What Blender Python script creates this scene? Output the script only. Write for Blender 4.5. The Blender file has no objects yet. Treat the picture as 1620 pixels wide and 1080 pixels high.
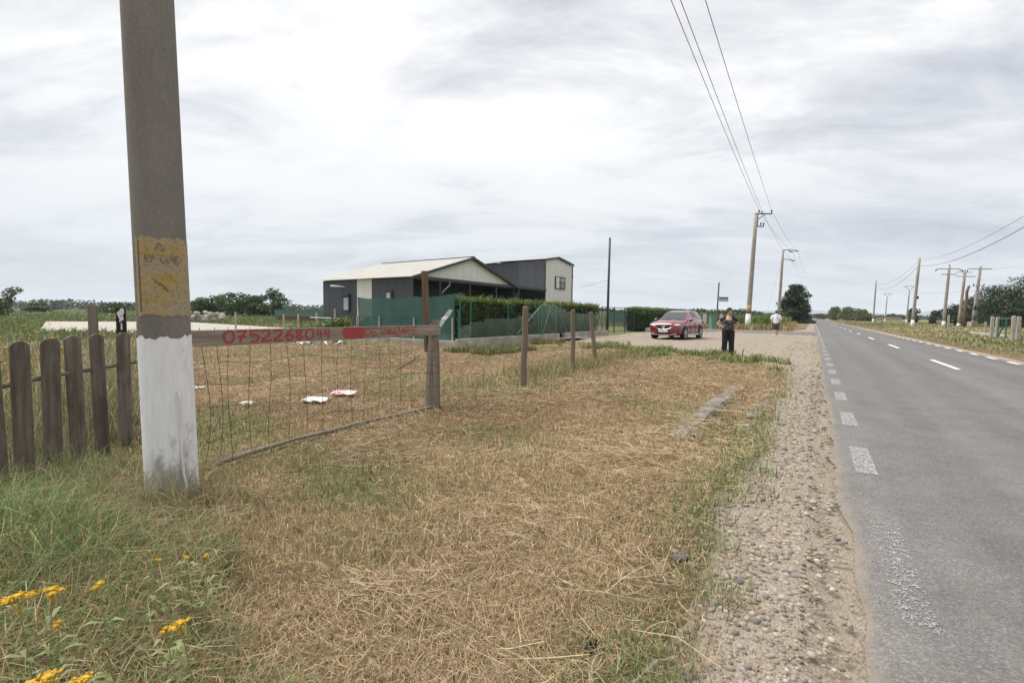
import bpy, bmesh, math, random
import numpy as np
from mathutils import Matrix, Vector

# ------------------------------------------------------------------ camera, sky, sun, exposure
SC = bpy.context.scene
COL = SC.collection
F, H = 720.0, 1.33
ROLL = math.atan(0.0122)
PITCH = math.atan((540 - 496.5) * math.cos(ROLL) / F)
cam = bpy.data.cameras.new('camera'); cam.sensor_width = 36.0; cam.lens = 16.0
cam.clip_start = 0.05; cam.clip_end = 30000
camo = bpy.data.objects.new('camera', cam); COL.objects.link(camo)
camo.matrix_world = Matrix.Translation((0, 0, H)) @ Matrix.Rotation(math.pi / 2 - PITCH, 4, 'X') @ Matrix.Rotation(ROLL, 4, 'Z')
SC.camera = camo

SUN_EL, SUN_AZ = math.radians(58), math.radians(-62)     # azimuth from +Y towards +X
world = bpy.data.worlds.new('World'); SC.world = world; world.use_nodes = True


CLX, CLY = -6.3, 4.4


def build_world():
    nt = world.node_tree; N = nt.nodes; L = nt.links; N.clear()
    out = N.new('ShaderNodeOutputWorld'); bg = N.new('ShaderNodeBackground'); bg.inputs['Strength'].default_value = 0.1
    sky = N.new('ShaderNodeTexSky'); sky.sky_type = 'NISHITA'; sky.sun_disc = False
    sky.sun_elevation = SUN_EL; sky.sun_rotation = SUN_AZ; sky.air_density = 1.0; sky.dust_density = 2.0
    tc = N.new('ShaderNodeTexCoord'); sep = N.new('ShaderNodeSeparateXYZ'); L.new(tc.outputs['Generated'], sep.inputs[0])

    def m(op, a, b=None, c=None):
        n = N.new('ShaderNodeMath'); n.operation = op
        for i, v in enumerate((a, b, c)):
            if v is None: continue
            if isinstance(v, (int, float)): n.inputs[i].default_value = v
            else: L.new(v, n.inputs[i])
        return n.outputs[0]
    z = m('MAXIMUM', sep.outputs['Z'], 0.0)
    den = m('ADD', z, 0.20)
    cx = m('DIVIDE', sep.outputs['X'], den); cy = m('DIVIDE', sep.outputs['Y'], den)
    comb = N.new('ShaderNodeCombineXYZ'); L.new(cx, comb.inputs[0]); L.new(cy, comb.inputs[1])

    def layer(scale, detail, rough, loc, rot, stretch, dist):
        mp = N.new('ShaderNodeMapping'); L.new(comb.outputs[0], mp.inputs[0]); mp.inputs['Location'].default_value = loc
        mp.inputs['Rotation'].default_value = (0, 0, math.radians(rot)); mp.inputs['Scale'].default_value = stretch
        n = N.new('ShaderNodeTexNoise'); n.inputs['Scale'].default_value = scale; n.inputs['Detail'].default_value = detail; n.inputs['Roughness'].default_value = rough; n.inputs['Distortion'].default_value = dist
        L.new(mp.outputs[0], n.inputs['Vector']); return n.outputs['Fac']
    broad = layer(0.55, 4, 0.45, (CLX, CLY, 0), 30, (0.8, 1.2, 1), 0.3)       # thick and thin parts of the deck
    wisp = layer(1.5, 12, 0.62, (7.3, -2.2, 0), 35, (0.8, 1.7, 1), 0.5)       # torn lower cloud
    fine = layer(4.5, 8, 0.6, (1.3, 4.2, 0), 20, (0.8, 1.5, 1), 0.3)
    s = m('ADD', m('ADD', m('MULTIPLY', broad, 0.44), m('MULTIPLY', wisp, 0.48)), m('MULTIPLY', fine, 0.08))
    ramp = N.new('ShaderNodeValToRGB'); L.new(s, ramp.inputs[0])
    e = ramp.color_ramp.elements
    e[0].position = 0.36; e[0].color = (0.24, 0.25, 0.288, 1)
    e[1].position = 0.60; e[1].color = (0.56, 0.555, 0.548, 1)
    a = e.new(0.43); a.color = (0.34, 0.348, 0.378, 1)
    a = e.new(0.485); a.color = (0.425, 0.428, 0.442, 1)
    a = e.new(0.535); a.color = (0.52, 0.517, 0.514, 1)
    # thin bright deck overhead, bluer and lower contrast towards the horizon
    hz = N.new('ShaderNodeMapRange'); L.new(sep.outputs['Z'], hz.inputs[0]); hz.inputs[1].default_value = 0.0; hz.inputs[2].default_value = 0.46; hz.inputs[3].default_value = 0.72; hz.inputs[4].default_value = 0.0
    hc = N.new('ShaderNodeMix'); hc.data_type = 'RGBA'; L.new(hz.outputs[0], hc.inputs[0]); L.new(ramp.outputs[0], hc.inputs[6]); hc.inputs[7].default_value = (0.365, 0.402, 0.445, 1)
    zen = N.new('ShaderNodeMapRange'); L.new(sep.outputs['Z'], zen.inputs[0]); zen.inputs[1].default_value = 0.0; zen.inputs[2].default_value = 0.7; zen.inputs[3].default_value = 0.88; zen.inputs[4].default_value = 1.12
    mul = N.new('ShaderNodeVectorMath'); mul.operation = 'SCALE'; L.new(hc.outputs[2], mul.inputs[0]); L.new(m('MULTIPLY', zen.outputs[0], 10.0), mul.inputs['Scale'])
    mix = N.new('ShaderNodeMix'); mix.data_type = 'RGBA'; mix.inputs[0].default_value = 0.97
    L.new(sky.outputs[0], mix.inputs[6]); L.new(mul.outputs[0], mix.inputs[7])
    L.new(mix.outputs[2], bg.inputs['Color']); L.new(bg.outputs[0], out.inputs['Surface'])


build_world()
sun = bpy.data.lights.new('sun', 'SUN'); sun.energy = 2.4; sun.angle = math.radians(45); sun.color = (1.0, 0.965, 0.91)
suno = bpy.data.objects.new('sun', sun); COL.objects.link(suno)
sd = Vector((math.sin(SUN_AZ) * math.cos(SUN_EL), math.cos(SUN_AZ) * math.cos(SUN_EL), math.sin(SUN_EL)))
suno.rotation_euler = sd.to_track_quat('Z', 'Y').to_euler(); suno.location = sd * 60
SC.view_settings.view_transform = 'Standard'; SC.view_settings.look = 'None'; SC.view_settings.gamma = 1.0
SC.view_settings.use_curve_mapping = False; SC.view_settings.exposure = 1.0
SC.cycles.max_bounces = 6; SC.cycles.transparent_max_bounces = 12

# ------------------------------------------------------------------ helpers
D = np.array([0.55119, 0.83438]); NR = np.array([0.83438, -0.55119])     # along the road, and to its right
ROADZ = math.atan2(D[1], D[0])
rs = np.random.RandomState(7); random.seed(7)


def us(u, s):
    return float(s * D[0] + u * NR[0]), float(s * D[1] + u * NR[1])


def to_us(x, y):
    return x * NR[0] + y * NR[1], x * D[0] + y * D[1]


def ray(px, py):
    a, b = (px - 810) / F, -(py - 540) / F
    c, s = math.cos(ROLL), math.sin(ROLL)
    x, y = c * a - s * b, s * a + c * b
    cp, sp = math.cos(PITCH), math.sin(PITCH)
    return x, cp + sp * y, -sp + cp * y


def atY(px, py, Y):
    """the point seen at that picture place, Y metres in front of the camera"""
    d = ray(px, py); t = Y / d[1]
    return d[0] * t, Y, H + d[2] * t


def hash2(i, j, seed):
    v = np.sin(i * 127.1 + j * 311.7 + seed * 74.7) * 43758.5453
    return v - np.floor(v)


def vnoise(x, y, seed=0):
    i, j = np.floor(x), np.floor(y); f, g = x - i, y - j
    f = f * f * (3 - 2 * f); g = g * g * (3 - 2 * g)
    a, b, c, d = hash2(i, j, seed), hash2(i + 1, j, seed), hash2(i, j + 1, seed), hash2(i + 1, j + 1, seed)
    return (a * (1 - f) + b * f) * (1 - g) + (c * (1 - f) + d * f) * g


def fbm(x, y, seed=0, o=4):
    t, a, n = 0.0, 0.5, 0.0
    for k in range(o):
        t = t + a * vnoise(x, y, seed + k * 13); n += a; x, y, a = x * 2.03, y * 2.03, a * 0.5
    return t / n


def sstep(a, b, x):
    t = np.clip((x - a) / (b - a), 0, 1); return t * t * (3 - 2 * t)


def height(x, y):
    """gentle unevenness of the verge; flat under the road"""
    u, s = to_us(x, y)
    near = 1 - sstep(25, 60, np.hypot(x, y))
    h = (fbm(x * 0.55, y * 0.55, 3, 3) - 0.5) * 0.16 * sstep(-0.4, -2.2, u) * near
    h = h + (fbm(x * 3.1, y * 3.1, 9, 3) - 0.5) * 0.035 * sstep(-0.2, -0.7, u) * near
    ditch = np.exp(-((u + 0.86) / 0.2) ** 2) * sstep(4.2, 5.2, s) * (1 - sstep(9.6, 10.6, s))
    h = h - 0.1 * ditch
    return h + 0.05 * sstep(5.9, 8.5, u) * near


def hz(x, y):
    return float(height(np.float64(x), np.float64(y)))


class MB:
    """collects shapes, then links them as one mesh object"""
    def __init__(self): self.v = []; self.f = []; self.c = []

    def add(self, v, f):
        o = len(self.v); self.v += [tuple(map(float, p)) for p in v]; self.f += [tuple(i + o for i in q) for q in f]; return self

    def box(self, c, s, rz=0.0, tilt=None):
        hx, hy, hz_ = s[0] / 2, s[1] / 2, s[2] / 2
        pts = [Vector((x, y, z)) for z in (-hz_, hz_) for y in (-hy, hy) for x in (-hx, hx)]
        M = Matrix.Rotation(rz, 3, 'Z')
        if tilt is not None: M = M @ Matrix.Rotation(tilt[0], 3, 'X') @ Matrix.Rotation(tilt[1], 3, 'Y')
        return self.add([M @ p + Vector(c) for p in pts], [(0, 2, 3, 1), (4, 5, 7, 6), (0, 1, 5, 4), (2, 6, 7, 3), (0, 4, 6, 2), (1, 3, 7, 5)])

    def tube(self, path, rad, n=8, cap=True):
        path = [Vector(p) for p in path]
        if isinstance(rad, (int, float)): rad = [rad] * len(path)
        vs, fs = [], []; ref = None
        for i, p in enumerate(path):
            t = (path[min(i + 1, len(path) - 1)] - path[max(i - 1, 0)])
            t = t.normalized() if t.length > 1e-9 else Vector((0, 0, 1))
            if ref is None: ref = Vector((1, 0, 0)) if abs(t.x) < 0.9 else Vector((0, 1, 0))
            a = (ref - t * ref.dot(t)).normalized(); b = t.cross(a); ref = a
            for k in range(n):
                an = 2 * math.pi * k / n; vs.append(p + (a * math.cos(an) + b * math.sin(an)) * rad[i])
        for i in range(len(path) - 1):
            for k in range(n):
                k2 = (k + 1) % n; fs.append((i * n + k, i * n + k2, (i + 1) * n + k2, (i + 1) * n + k))
        if cap: fs += [tuple(range(n - 1, -1, -1)), tuple((len(path) - 1) * n + k for k in range(n))]
        return self.add(vs, fs)

    def prism(self, outline, axis0, axis1, axisn, o, d):
        """outline (a,b) drawn on axis0/axis1 from o, extruded d along axisn"""
        A, B, Cn, O = Vector(axis0), Vector(axis1), Vector(axisn), Vector(o); n = len(outline)
        v = [O + A * a + B * b for a, b in outline] + [O + A * a + B * b + Cn * d for a, b in outline]
        f = [tuple(range(n - 1, -1, -1)), tuple(range(n, 2 * n))] + [(i, (i + 1) % n, n + (i + 1) % n, n + i) for i in range(n)]
        return self.add(v, f)

    def ball(self, c, r, nu=10, nv=6):
        if isinstance(r, (int, float)): r = (r, r, r)
        v = [(c[0], c[1], c[2] - r[2])]
        for j in range(1, nv):
            ph = -math.pi / 2 + math.pi * j / nv
            for i in range(nu):
                t = 2 * math.pi * i / nu; v.append((c[0] + r[0] * math.cos(ph) * math.cos(t), c[1] + r[1] * math.cos(ph) * math.sin(t), c[2] + r[2] * math.sin(ph)))
        v.append((c[0], c[1], c[2] + r[2])); f = []
        for i in range(nu): f.append((0, 1 + (i + 1) % nu, 1 + i)); f.append((len(v) - 1, len(v) - 1 - nu + i, len(v) - 1 - nu + (i + 1) % nu))
        for j in range(nv - 2):
            for i in range(nu):
                a = 1 + j * nu; f.append((a + i, a + (i + 1) % nu, a + nu + (i + 1) % nu, a + nu + i))
        return self.add(v, f)

    def build(self, name, mat, parent=None, smooth=False, bevel=0.0):
        me = bpy.data.meshes.new(name); me.from_pydata(self.v, [], self.f); me.validate()
        bm = bmesh.new(); bm.from_mesh(me); bmesh.ops.recalc_face_normals(bm, faces=bm.faces)
        if bevel: bmesh.ops.bevel(bm, geom=list(bm.edges), offset=bevel, segments=1, affect='EDGES', clamp_overlap=True)
        bm.to_mesh(me); bm.free()
        if smooth: me.shade_smooth()
        return link(name, me, mat, parent)


def link(name, me, mat, parent=None):
    o = bpy.data.objects.new(name, me); COL.objects.link(o)
    if mat is not None: me.materials.append(mat)
    if parent is not None: o.parent = parent
    return o


def big_mesh(name, V, faces4=None, faces3=None, col=None, mat=None, parent=None, smooth=False):
    """numpy arrays to one mesh (quads then triangles), with a point colour"""
    me = bpy.data.meshes.new(name); V = np.asarray(V, np.float32)
    f4 = np.zeros((0, 4), np.int32) if faces4 is None else np.asarray(faces4, np.int32)
    f3 = np.zeros((0, 3), np.int32) if faces3 is None else np.asarray(faces3, np.int32)
    me.vertices.add(len(V)); me.vertices.foreach_set('co', V.ravel())
    idx = np.concatenate([f4.ravel(), f3.ravel()]); me.loops.add(len(idx)); me.loops.foreach_set('vertex_index', idx)
    n = len(f4) + len(f3); me.polygons.add(n)
    st = np.concatenate([np.arange(len(f4)) * 4, len(f4) * 4 + np.arange(len(f3)) * 3]).astype(np.int32)
    me.polygons.foreach_set('loop_start', st)
    if smooth: me.polygons.foreach_set('use_smooth', np.ones(n, bool))
    me.update(calc_edges=True)
    if col is not None:
        a = me.color_attributes.new('tint', 'FLOAT_COLOR', 'POINT'); c = np.ones((len(V), 4), np.float32); c[:, :3] = col
        a.data.foreach_set('color', c.ravel())
    return link(name, me, mat, parent)


def tag(o, label, cat=None, group=None, kind=None):
    if label: o['label'] = label
    if cat: o['category'] = cat
    if group: o['group'] = group
    if kind: o['kind'] = kind
    return o


def thing(name, label, cat, loc=(0, 0, 0), rz=0.0, group=None):
    o = bpy.data.objects.new(name, None); COL.objects.link(o); o.location = loc; o.rotation_euler = (0, 0, rz); o.empty_display_size = 0.2
    return tag(o, label, cat, group)


def structure(o):
    o['kind'] = 'structure'; return o


# ------------------------------------------------------------------ materials
def nmat(name):
    m = bpy.data.materials.new(name); m.use_nodes = True; nt = m.node_tree
    return m, nt, nt.nodes['Principled BSDF']


def mixc(nt, fac, a, b, mode='MIX'):
    n = nt.nodes.new('ShaderNodeMix'); n.data_type = 'RGBA'; n.blend_type = mode
    for i, v in ((0, fac), (6, a), (7, b)):
        if isinstance(v, (int, float)): n.inputs[i].default_value = v
        elif isinstance(v, tuple): n.inputs[i].default_value = (*v[:3], 1)
        else: nt.links.new(v, n.inputs[i])
    return n.outputs[2]


def noise(nt, scale, detail=6, rough=0.55, stretch=None, coord='Object', kind='noise', dist=0.0, turn=0.0):
    tc = nt.nodes.new('ShaderNodeTexCoord'); mp = nt.nodes.new('ShaderNodeMapping'); src = tc.outputs[coord]
    if turn:
        m0 = nt.nodes.new('ShaderNodeMapping'); m0.inputs['Rotation'].default_value = (0, 0, turn); nt.links.new(src, m0.inputs[0]); src = m0.outputs[0]
    nt.links.new(src, mp.inputs[0])
    if stretch: mp.inputs['Scale'].default_value = stretch
    if kind == 'voronoi':
        n = nt.nodes.new('ShaderNodeTexVoronoi'); n.inputs['Scale'].default_value = scale
    else:
        n = nt.nodes.new('ShaderNodeTexNoise'); n.inputs['Scale'].default_value = scale; n.inputs['Detail'].default_value = detail; n.inputs['Roughness'].default_value = rough; n.inputs['Distortion'].default_value = dist
    nt.links.new(mp.outputs[0], n.inputs['Vector'])
    return n


def ramp(nt, src, stops):
    r = nt.nodes.new('ShaderNodeValToRGB'); nt.links.new(src, r.inputs[0]); e = r.color_ramp.elements
    while len(e) < len(stops): e.new(0.5)
    for i, (p, c) in enumerate(stops):
        e[i].position = p; e[i].color = (*(c if isinstance(c, tuple) else (c, c, c)), 1)
    return r.outputs[0]


def bump(nt, b, src, strength=0.3, dist=0.01):
    n = nt.nodes.new('ShaderNodeBump'); n.inputs['Strength'].default_value = strength; n.inputs['Distance'].default_value = dist
    nt.links.new(src, n.inputs['Height']); nt.links.new(n.outputs[0], b.inputs['Normal'])


def simple(name, c1, c2=None, scale=6, rough=0.7, bmp=0.15, stretch=None, metal=0.0, spec=0.4, lo=0.35, hi=0.65, bscale=None, bdist=0.01):
    m, nt, b = nmat(name); c2 = c2 or tuple(v * 0.7 for v in c1)
    n = noise(nt, scale, 8, 0.6, stretch)
    nt.links.new(ramp(nt, n.outputs['Fac'], [(lo, c2), (hi, c1)]), b.inputs['Base Color'])
    b.inputs['Roughness'].default_value = rough; b.inputs['Metallic'].default_value = metal; b.inputs['Specular IOR Level'].default_value = spec
    if bmp:
        nb = noise(nt, bscale or scale * 5, 6, 0.6, stretch); bump(nt, b, nb.outputs['Fac'], bmp, bdist)
    return m


def wood(name, light, dark, patch, seed):
    """weathered board: grain along z, grey-brown with dark damp patches"""
    m, nt, b = nmat(name)
    oi = nt.nodes.new('ShaderNodeObjectInfo')
    g = noise(nt, 30, 8, 0.65, (1, 1, 0.05), dist=0.6); p = noise(nt, 5, 6, 0.6, (1, 1, 0.45))
    for n, k in ((g, 17.0), (p, 31.0)):
        n.noise_dimensions = '4D'
        mu = nt.nodes.new('ShaderNodeMath'); mu.operation = 'MULTIPLY_ADD'; nt.links.new(oi.outputs['Random'], mu.inputs[0]); mu.inputs[1].default_value = k; mu.inputs[2].default_value = seed
        nt.links.new(mu.outputs[0], n.inputs['W'])
    c = ramp(nt, g.outputs['Fac'], [(0.30, dark), (0.52, tuple((a + d) / 2 for a, d in zip(light, dark))), (0.70, light)])
    c = mixc(nt, ramp(nt, p.outputs['Fac'], [(0.42, 0.0), (0.64, 0.75)]), c, patch)
    nt.links.new(c, b.inputs['Base Color']); b.inputs['Roughness'].default_value = 0.88; b.inputs['Specular IOR Level'].default_value = 0.2
    bump(nt, b, g.outputs['Fac'], 0.5, 0.006)
    return m


def tint_mat(name, rough=0.75, trans=0.0, spec=0.25):
    """colour carried by the strand or leaf itself"""
    m, nt, b = nmat(name); a = nt.nodes.new('ShaderNodeAttribute'); a.attribute_name = 'tint'
    nt.links.new(a.outputs['Color'], b.inputs['Base Color']); b.inputs['Roughness'].default_value = rough; b.inputs['Specular IOR Level'].default_value = spec
    if trans:
        t = nt.nodes.new('ShaderNodeBsdfTranslucent'); nt.links.new(a.outputs['Color'], t.inputs['Color'])
        mx = nt.nodes.new('ShaderNodeMixShader'); mx.inputs[0].default_value = trans
        out = nt.nodes['Material Output']; nt.links.new(b.outputs[0], mx.inputs[1]); nt.links.new(t.outputs[0], mx.inputs[2]); nt.links.new(mx.outputs[0], out.inputs['Surface'])
    return m


M = {}
M['straw'] = tint_mat('straw', 0.7, 0.12)
M['leaf'] = tint_mat('leaf', 0.55, 0.25, 0.35)
M['stone'] = tint_mat('stone', 0.8, 0, 0.3)


def ground_material():
    m, nt, b = nmat('ground_soil'); L = nt.links
    a = nt.nodes.new('ShaderNodeAttribute'); a.attribute_name = 'tint'
    z = nt.nodes.new('ShaderNodeAttribute'); z.attribute_name = 'zone'
    sp = nt.nodes.new('ShaderNodeSeparateColor'); L.new(z.outputs['Color'], sp.inputs[0])
    big = noise(nt, 0.9, 8, 0.6); fine = noise(nt, 38, 7, 0.7, dist=1.2); mid = noise(nt, 7, 7, 0.65)
    c = mixc(nt, 1.0, a.outputs['Color'], ramp(nt, fine.outputs['Fac'], [(0.3, 0.42), (0.5, 0.92), (0.7, 1.55)]), 'MULTIPLY')
    c = mixc(nt, 1.0, c, ramp(nt, mid.outputs['Fac'], [(0.3, (0.72, 0.70, 0.66)), (0.7, (1.22, 1.2, 1.16))]), 'MULTIPLY')
    c = mixc(nt, 1.0, c, ramp(nt, big.outputs['Fac'], [(0.3, (0.85, 0.86, 0.8)), (0.7, (1.12, 1.1, 1.08))]), 'MULTIPLY')
    # gravel: many small stones of mixed greys and tans in dusty earth
    v = noise(nt, 60, kind='voronoi'); v2 = noise(nt, 130, kind='voronoi')
    hs = nt.nodes.new('ShaderNodeSeparateColor'); L.new(v.outputs['Color'], hs.inputs[0])
    hs2 = nt.nodes.new('ShaderNodeSeparateColor'); L.new(v2.outputs['Color'], hs2.inputs[0])
    gs = [(0.0, (0.15, 0.125, 0.10)), (0.3, (0.24, 0.20, 0.16)), (0.55, (0.30, 0.25, 0.19)), (0.8, (0.36, 0.32, 0.27)), (1.0, (0.48, 0.45, 0.40))]
    g1 = ramp(nt, hs.outputs[0], gs); g2 = ramp(nt, hs2.outputs[0], gs)
    pick = ramp(nt, noise(nt, 11, 5).outputs['Fac'], [(0.42, 0.0), (0.56, 1.0)])
    gv = mixc(nt, pick, g1, g2)
    dust = ramp(nt, noise(nt, 2.6, 8, 0.65).outputs['Fac'], [(0.34, 0.25), (0.66, 0.85)])
    gv = mixc(nt, dust, gv, (0.265, 0.22, 0.17))
    # noisy edge between turf and gravel
    e = nt.nodes.new('ShaderNodeMath'); e.operation = 'ADD'; L.new(sp.outputs[0], e.inputs[0])
    e2 = nt.nodes.new('ShaderNodeMath'); e2.operation = 'MULTIPLY_ADD'; L.new(noise(nt, 6, 8, 0.7).outputs['Fac'], e2.inputs[0]); e2.inputs[1].default_value = 0.9; e2.inputs[2].default_value = -0.45; L.new(e2.outputs[0], e.inputs[1])
    fac = ramp(nt, e.outputs[0], [(0.4, 0.0), (0.6, 1.0)])
    c = mixc(nt, fac, c, gv)
    e3 = nt.nodes.new('ShaderNodeMath'); e3.operation = 'MULTIPLY_ADD'; L.new(noise(nt, 9, 8, 0.7).outputs['Fac'], e3.inputs[0]); e3.inputs[1].default_value = 0.8; e3.inputs[2].default_value = -0.4
    e4 = nt.nodes.new('ShaderNodeMath'); e4.operation = 'ADD'; L.new(e3.outputs[0], e4.inputs[0]); L.new(sp.outputs[1], e4.inputs[1])
    sand = ramp(nt, noise(nt, 60, 6, 0.7).outputs['Fac'], [(0.3, (0.23, 0.19, 0.145)), (0.7, (0.33, 0.275, 0.21))])
    c = mixc(nt, ramp(nt, e4.outputs[0], [(0.45, 0.0), (0.65, 0.9)]), c, sand)
    L.new(c, b.inputs['Base Color']); b.inputs['Roughness'].default_value = 0.95; b.inputs['Specular IOR Level'].default_value = 0.15
    hgt = mixc(nt, fac, fine.outputs['Fac'], v.outputs['Distance'])
    bump(nt, b, hgt, 0.7, 0.012)
    return m


def asphalt_material():
    m, nt, b = nmat('asphalt'); L = nt.links
    v = noise(nt, 130, kind='voronoi'); hs = nt.nodes.new('ShaderNodeSeparateColor'); L.new(v.outputs['Color'], hs.inputs[0])
    c = ramp(nt, hs.outputs[0], [(0.0, (0.100, 0.094, 0.090)), (0.5, (0.132, 0.126, 0.121)), (0.85, (0.155, 0.149, 0.142)), (1.0, (0.205, 0.198, 0.19))])
    lane = noise(nt, 0.8, 5, 0.55, (0.05, 1.7, 1), turn=-ROADZ); c = mixc(nt, 1.0, c, ramp(nt, lane.outputs['Fac'], [(0.3, (0.82, 0.82, 0.83)), (0.7, (1.18, 1.16, 1.14))]), 'MULTIPLY')
    pt = noise(nt, 2.3, 8, 0.65); c = mixc(nt, 1.0, c, ramp(nt, pt.outputs['Fac'], [(0.3, 0.85), (0.7, 1.12)]), 'MULTIPLY')
    gr = noise(nt, 320, 3, 0.6); c = mixc(nt, 1.0, c, ramp(nt, gr.outputs['Fac'], [(0.3, 0.82), (0.7, 1.16)]), 'MULTIPLY')
    # dust carried in from the shoulder
    z = nt.nodes.new('ShaderNodeAttribute'); z.attribute_name = 'tint'
    e = nt.nodes.new('ShaderNodeMath'); e.operation = 'MULTIPLY_ADD'; L.new(noise(nt, 5, 8, 0.7).outputs['Fac'], e.inputs[0]); e.inputs[1].default_value = 1.1; e.inputs[2].default_value = -0.55
    e2 = nt.nodes.new('ShaderNodeMath'); e2.operation = 'ADD'; L.new(e.outputs[0], e2.inputs[0]); sr = nt.nodes.new('ShaderNodeSeparateColor'); L.new(z.outputs['Color'], sr.inputs[0]); L.new(sr.outputs[0], e2.inputs[1])
    c = mixc(nt, ramp(nt, e2.outputs[0], [(0.35, 0.0), (0.9, 0.85)]), c, (0.26, 0.21, 0.15))
    L.new(c, b.inputs['Base Color']); b.inputs['Roughness'].default_value = 0.82; b.inputs['Specular IOR Level'].default_value = 0.3
    bump(nt, b, v.outputs['Distance'], 0.35, 0.004)
    return m


def worn_paint(name, gap, colour=(0.72, 0.72, 0.70)):
    """road paint with the worn-off share showing the asphalt below; gap 0.3 almost whole, 0.55 mostly gone"""
    m, nt, b = nmat(name); b.inputs['Base Color'].default_value = (*colour, 1); b.inputs['Roughness'].default_value = 0.7
    n = noise(nt, 26, 9, 0.7); v = noise(nt, 110, 4, 0.65)
    f = mixc(nt, 0.55, n.outputs['Fac'], v.outputs['Fac'])
    t = nt.nodes.new('ShaderNodeBsdfTransparent'); mx = nt.nodes.new('ShaderNodeMixShader')
    nt.links.new(ramp(nt, f, [(gap, 0.0), (gap + 0.05, 1.0)]), mx.inputs[0])
    nt.links.new(t.outputs[0], mx.inputs[1]); nt.links.new(b.outputs[0], mx.inputs[2]); nt.links.new(mx.outputs[0], nt.nodes['Material Output'].inputs['Surface'])
    return m


M['ground'] = ground_material()
M['asphalt'] = asphalt_material()
M['paint_worn'] = worn_paint('road_paint_worn', 0.475, (0.38, 0.37, 0.36))
M['paint_very_worn'] = worn_paint('road_paint_rubbed', 0.52, (0.36, 0.35, 0.34))
M['paint'] = worn_paint('road_paint', 0.36)
M['picket'] = wood('picket_wood', (0.27, 0.235, 0.195), (0.075, 0.061, 0.049), (0.065, 0.053, 0.043), 1.0)
M['grey_wood'] = wood('grey_wood', (0.33, 0.285, 0.235), (0.12, 0.095, 0.072), (0.17, 0.14, 0.11), 3.0)
M['post_wood'] = wood('post_wood', (0.27, 0.22, 0.17), (0.11, 0.085, 0.062), (0.16, 0.125, 0.09), 5.0)
M['brown_wood'] = wood('brown_wood', (0.22, 0.15, 0.095), (0.09, 0.06, 0.04), (0.13, 0.09, 0.06), 8.0)
M['concrete_pole'] = simple('pole_concrete', (0.235, 0.212, 0.180), (0.165, 0.148, 0.125), 5, 0.92, 0.4, (1, 1, 0.35), bscale=60, bdist=0.006)
M['pole_far'] = simple('far_pole_concrete', (0.34, 0.31, 0.27), (0.24, 0.22, 0.19), 2, 0.9, 0.2)
M['concrete'] = simple('cast_concrete', (0.42, 0.39, 0.35), (0.27, 0.245, 0.21), 2.2, 0.92, 0.35, bscale=30)
M['slab'] = simple('pale_concrete', (0.38, 0.345, 0.305), (0.31, 0.28, 0.245), 0.35, 0.92, 0.1)
M['rubble'] = simple('rubble', (0.58, 0.55, 0.51), (0.36, 0.33, 0.29), 3, 0.95, 0.4)
M['white_wash'] = simple('whitewash', (0.74, 0.74, 0.75), (0.60, 0.595, 0.58), 4, 0.85, 0.3, (1, 1, 0.4), bscale=26)
M['rust'] = simple('rusty_wire', (0.13, 0.075, 0.045), (0.06, 0.04, 0.03), 20, 0.8, 0)
M['steel'] = simple('dark_steel', (0.055, 0.06, 0.068), None, 4, 0.55, 0)
M['galv'] = simple('galvanised', (0.36, 0.37, 0.37), None, 8, 0.5, 0, metal=0.3)
M['dark_panel'] = simple('charcoal_sheet', (0.060, 0.064, 0.074), (0.050, 0.053, 0.062), 1.5, 0.5, 0)
M['brown_panel'] = simple('brown_sheet', (0.075, 0.065, 0.06), (0.055, 0.048, 0.045), 1.5, 0.6, 0)
M['white_panel'] = simple('cream_sheet', (0.70, 0.68, 0.63), (0.65, 0.63, 0.58), 0.7, 0.55, 0)
M['roof_sheet'] = simple('roof_sheet', (0.66, 0.64, 0.59), (0.58, 0.55, 0.49), 0.8, 0.5, 0)
M['red_roof'] = simple('red_roof', (0.28, 0.085, 0.055), (0.2, 0.06, 0.04), 2, 0.8, 0)
M['green_steel'] = simple('green_painted_steel', (0.02, 0.15, 0.095), (0.015, 0.11, 0.075), 6, 0.5, 0)
M['pale_green_steel'] = simple('faded_green_steel', (0.12, 0.27, 0.19), (0.08, 0.2, 0.14), 6, 0.6, 0)
M['black'] = simple('black_rubber', (0.012, 0.012, 0.013), None, 6, 0.7, 0)
M['white'] = simple('white_plastic', (0.74, 0.74, 0.73), (0.6, 0.6, 0.6), 8, 0.5, 0)
M['red_paint'] = worn_paint('red_brush_paint', 0.37, (0.33, 0.042, 0.045))
M['ceramic'] = simple('brown_insulator', (0.035, 0.026, 0.024), None, 8, 0.25, 0)
M['wire'] = simple('aluminium_cable', (0.26, 0.26, 0.265), None, 8, 0.6, 0)
M['bark'] = simple('bark', (0.13, 0.105, 0.08), (0.06, 0.05, 0.04), 4, 0.95, 0.4, (1, 1, 0.2))


def glass_mat(name, c, rough=0.06):
    m, nt, b = nmat(name); b.inputs['Base Color'].default_value = (*c, 1); b.inputs['Roughness'].default_value = rough; b.inputs['Specular IOR Level'].default_value = 0.8; return m


M['glass'] = glass_mat('dark_glass', (0.02, 0.024, 0.028))


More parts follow.
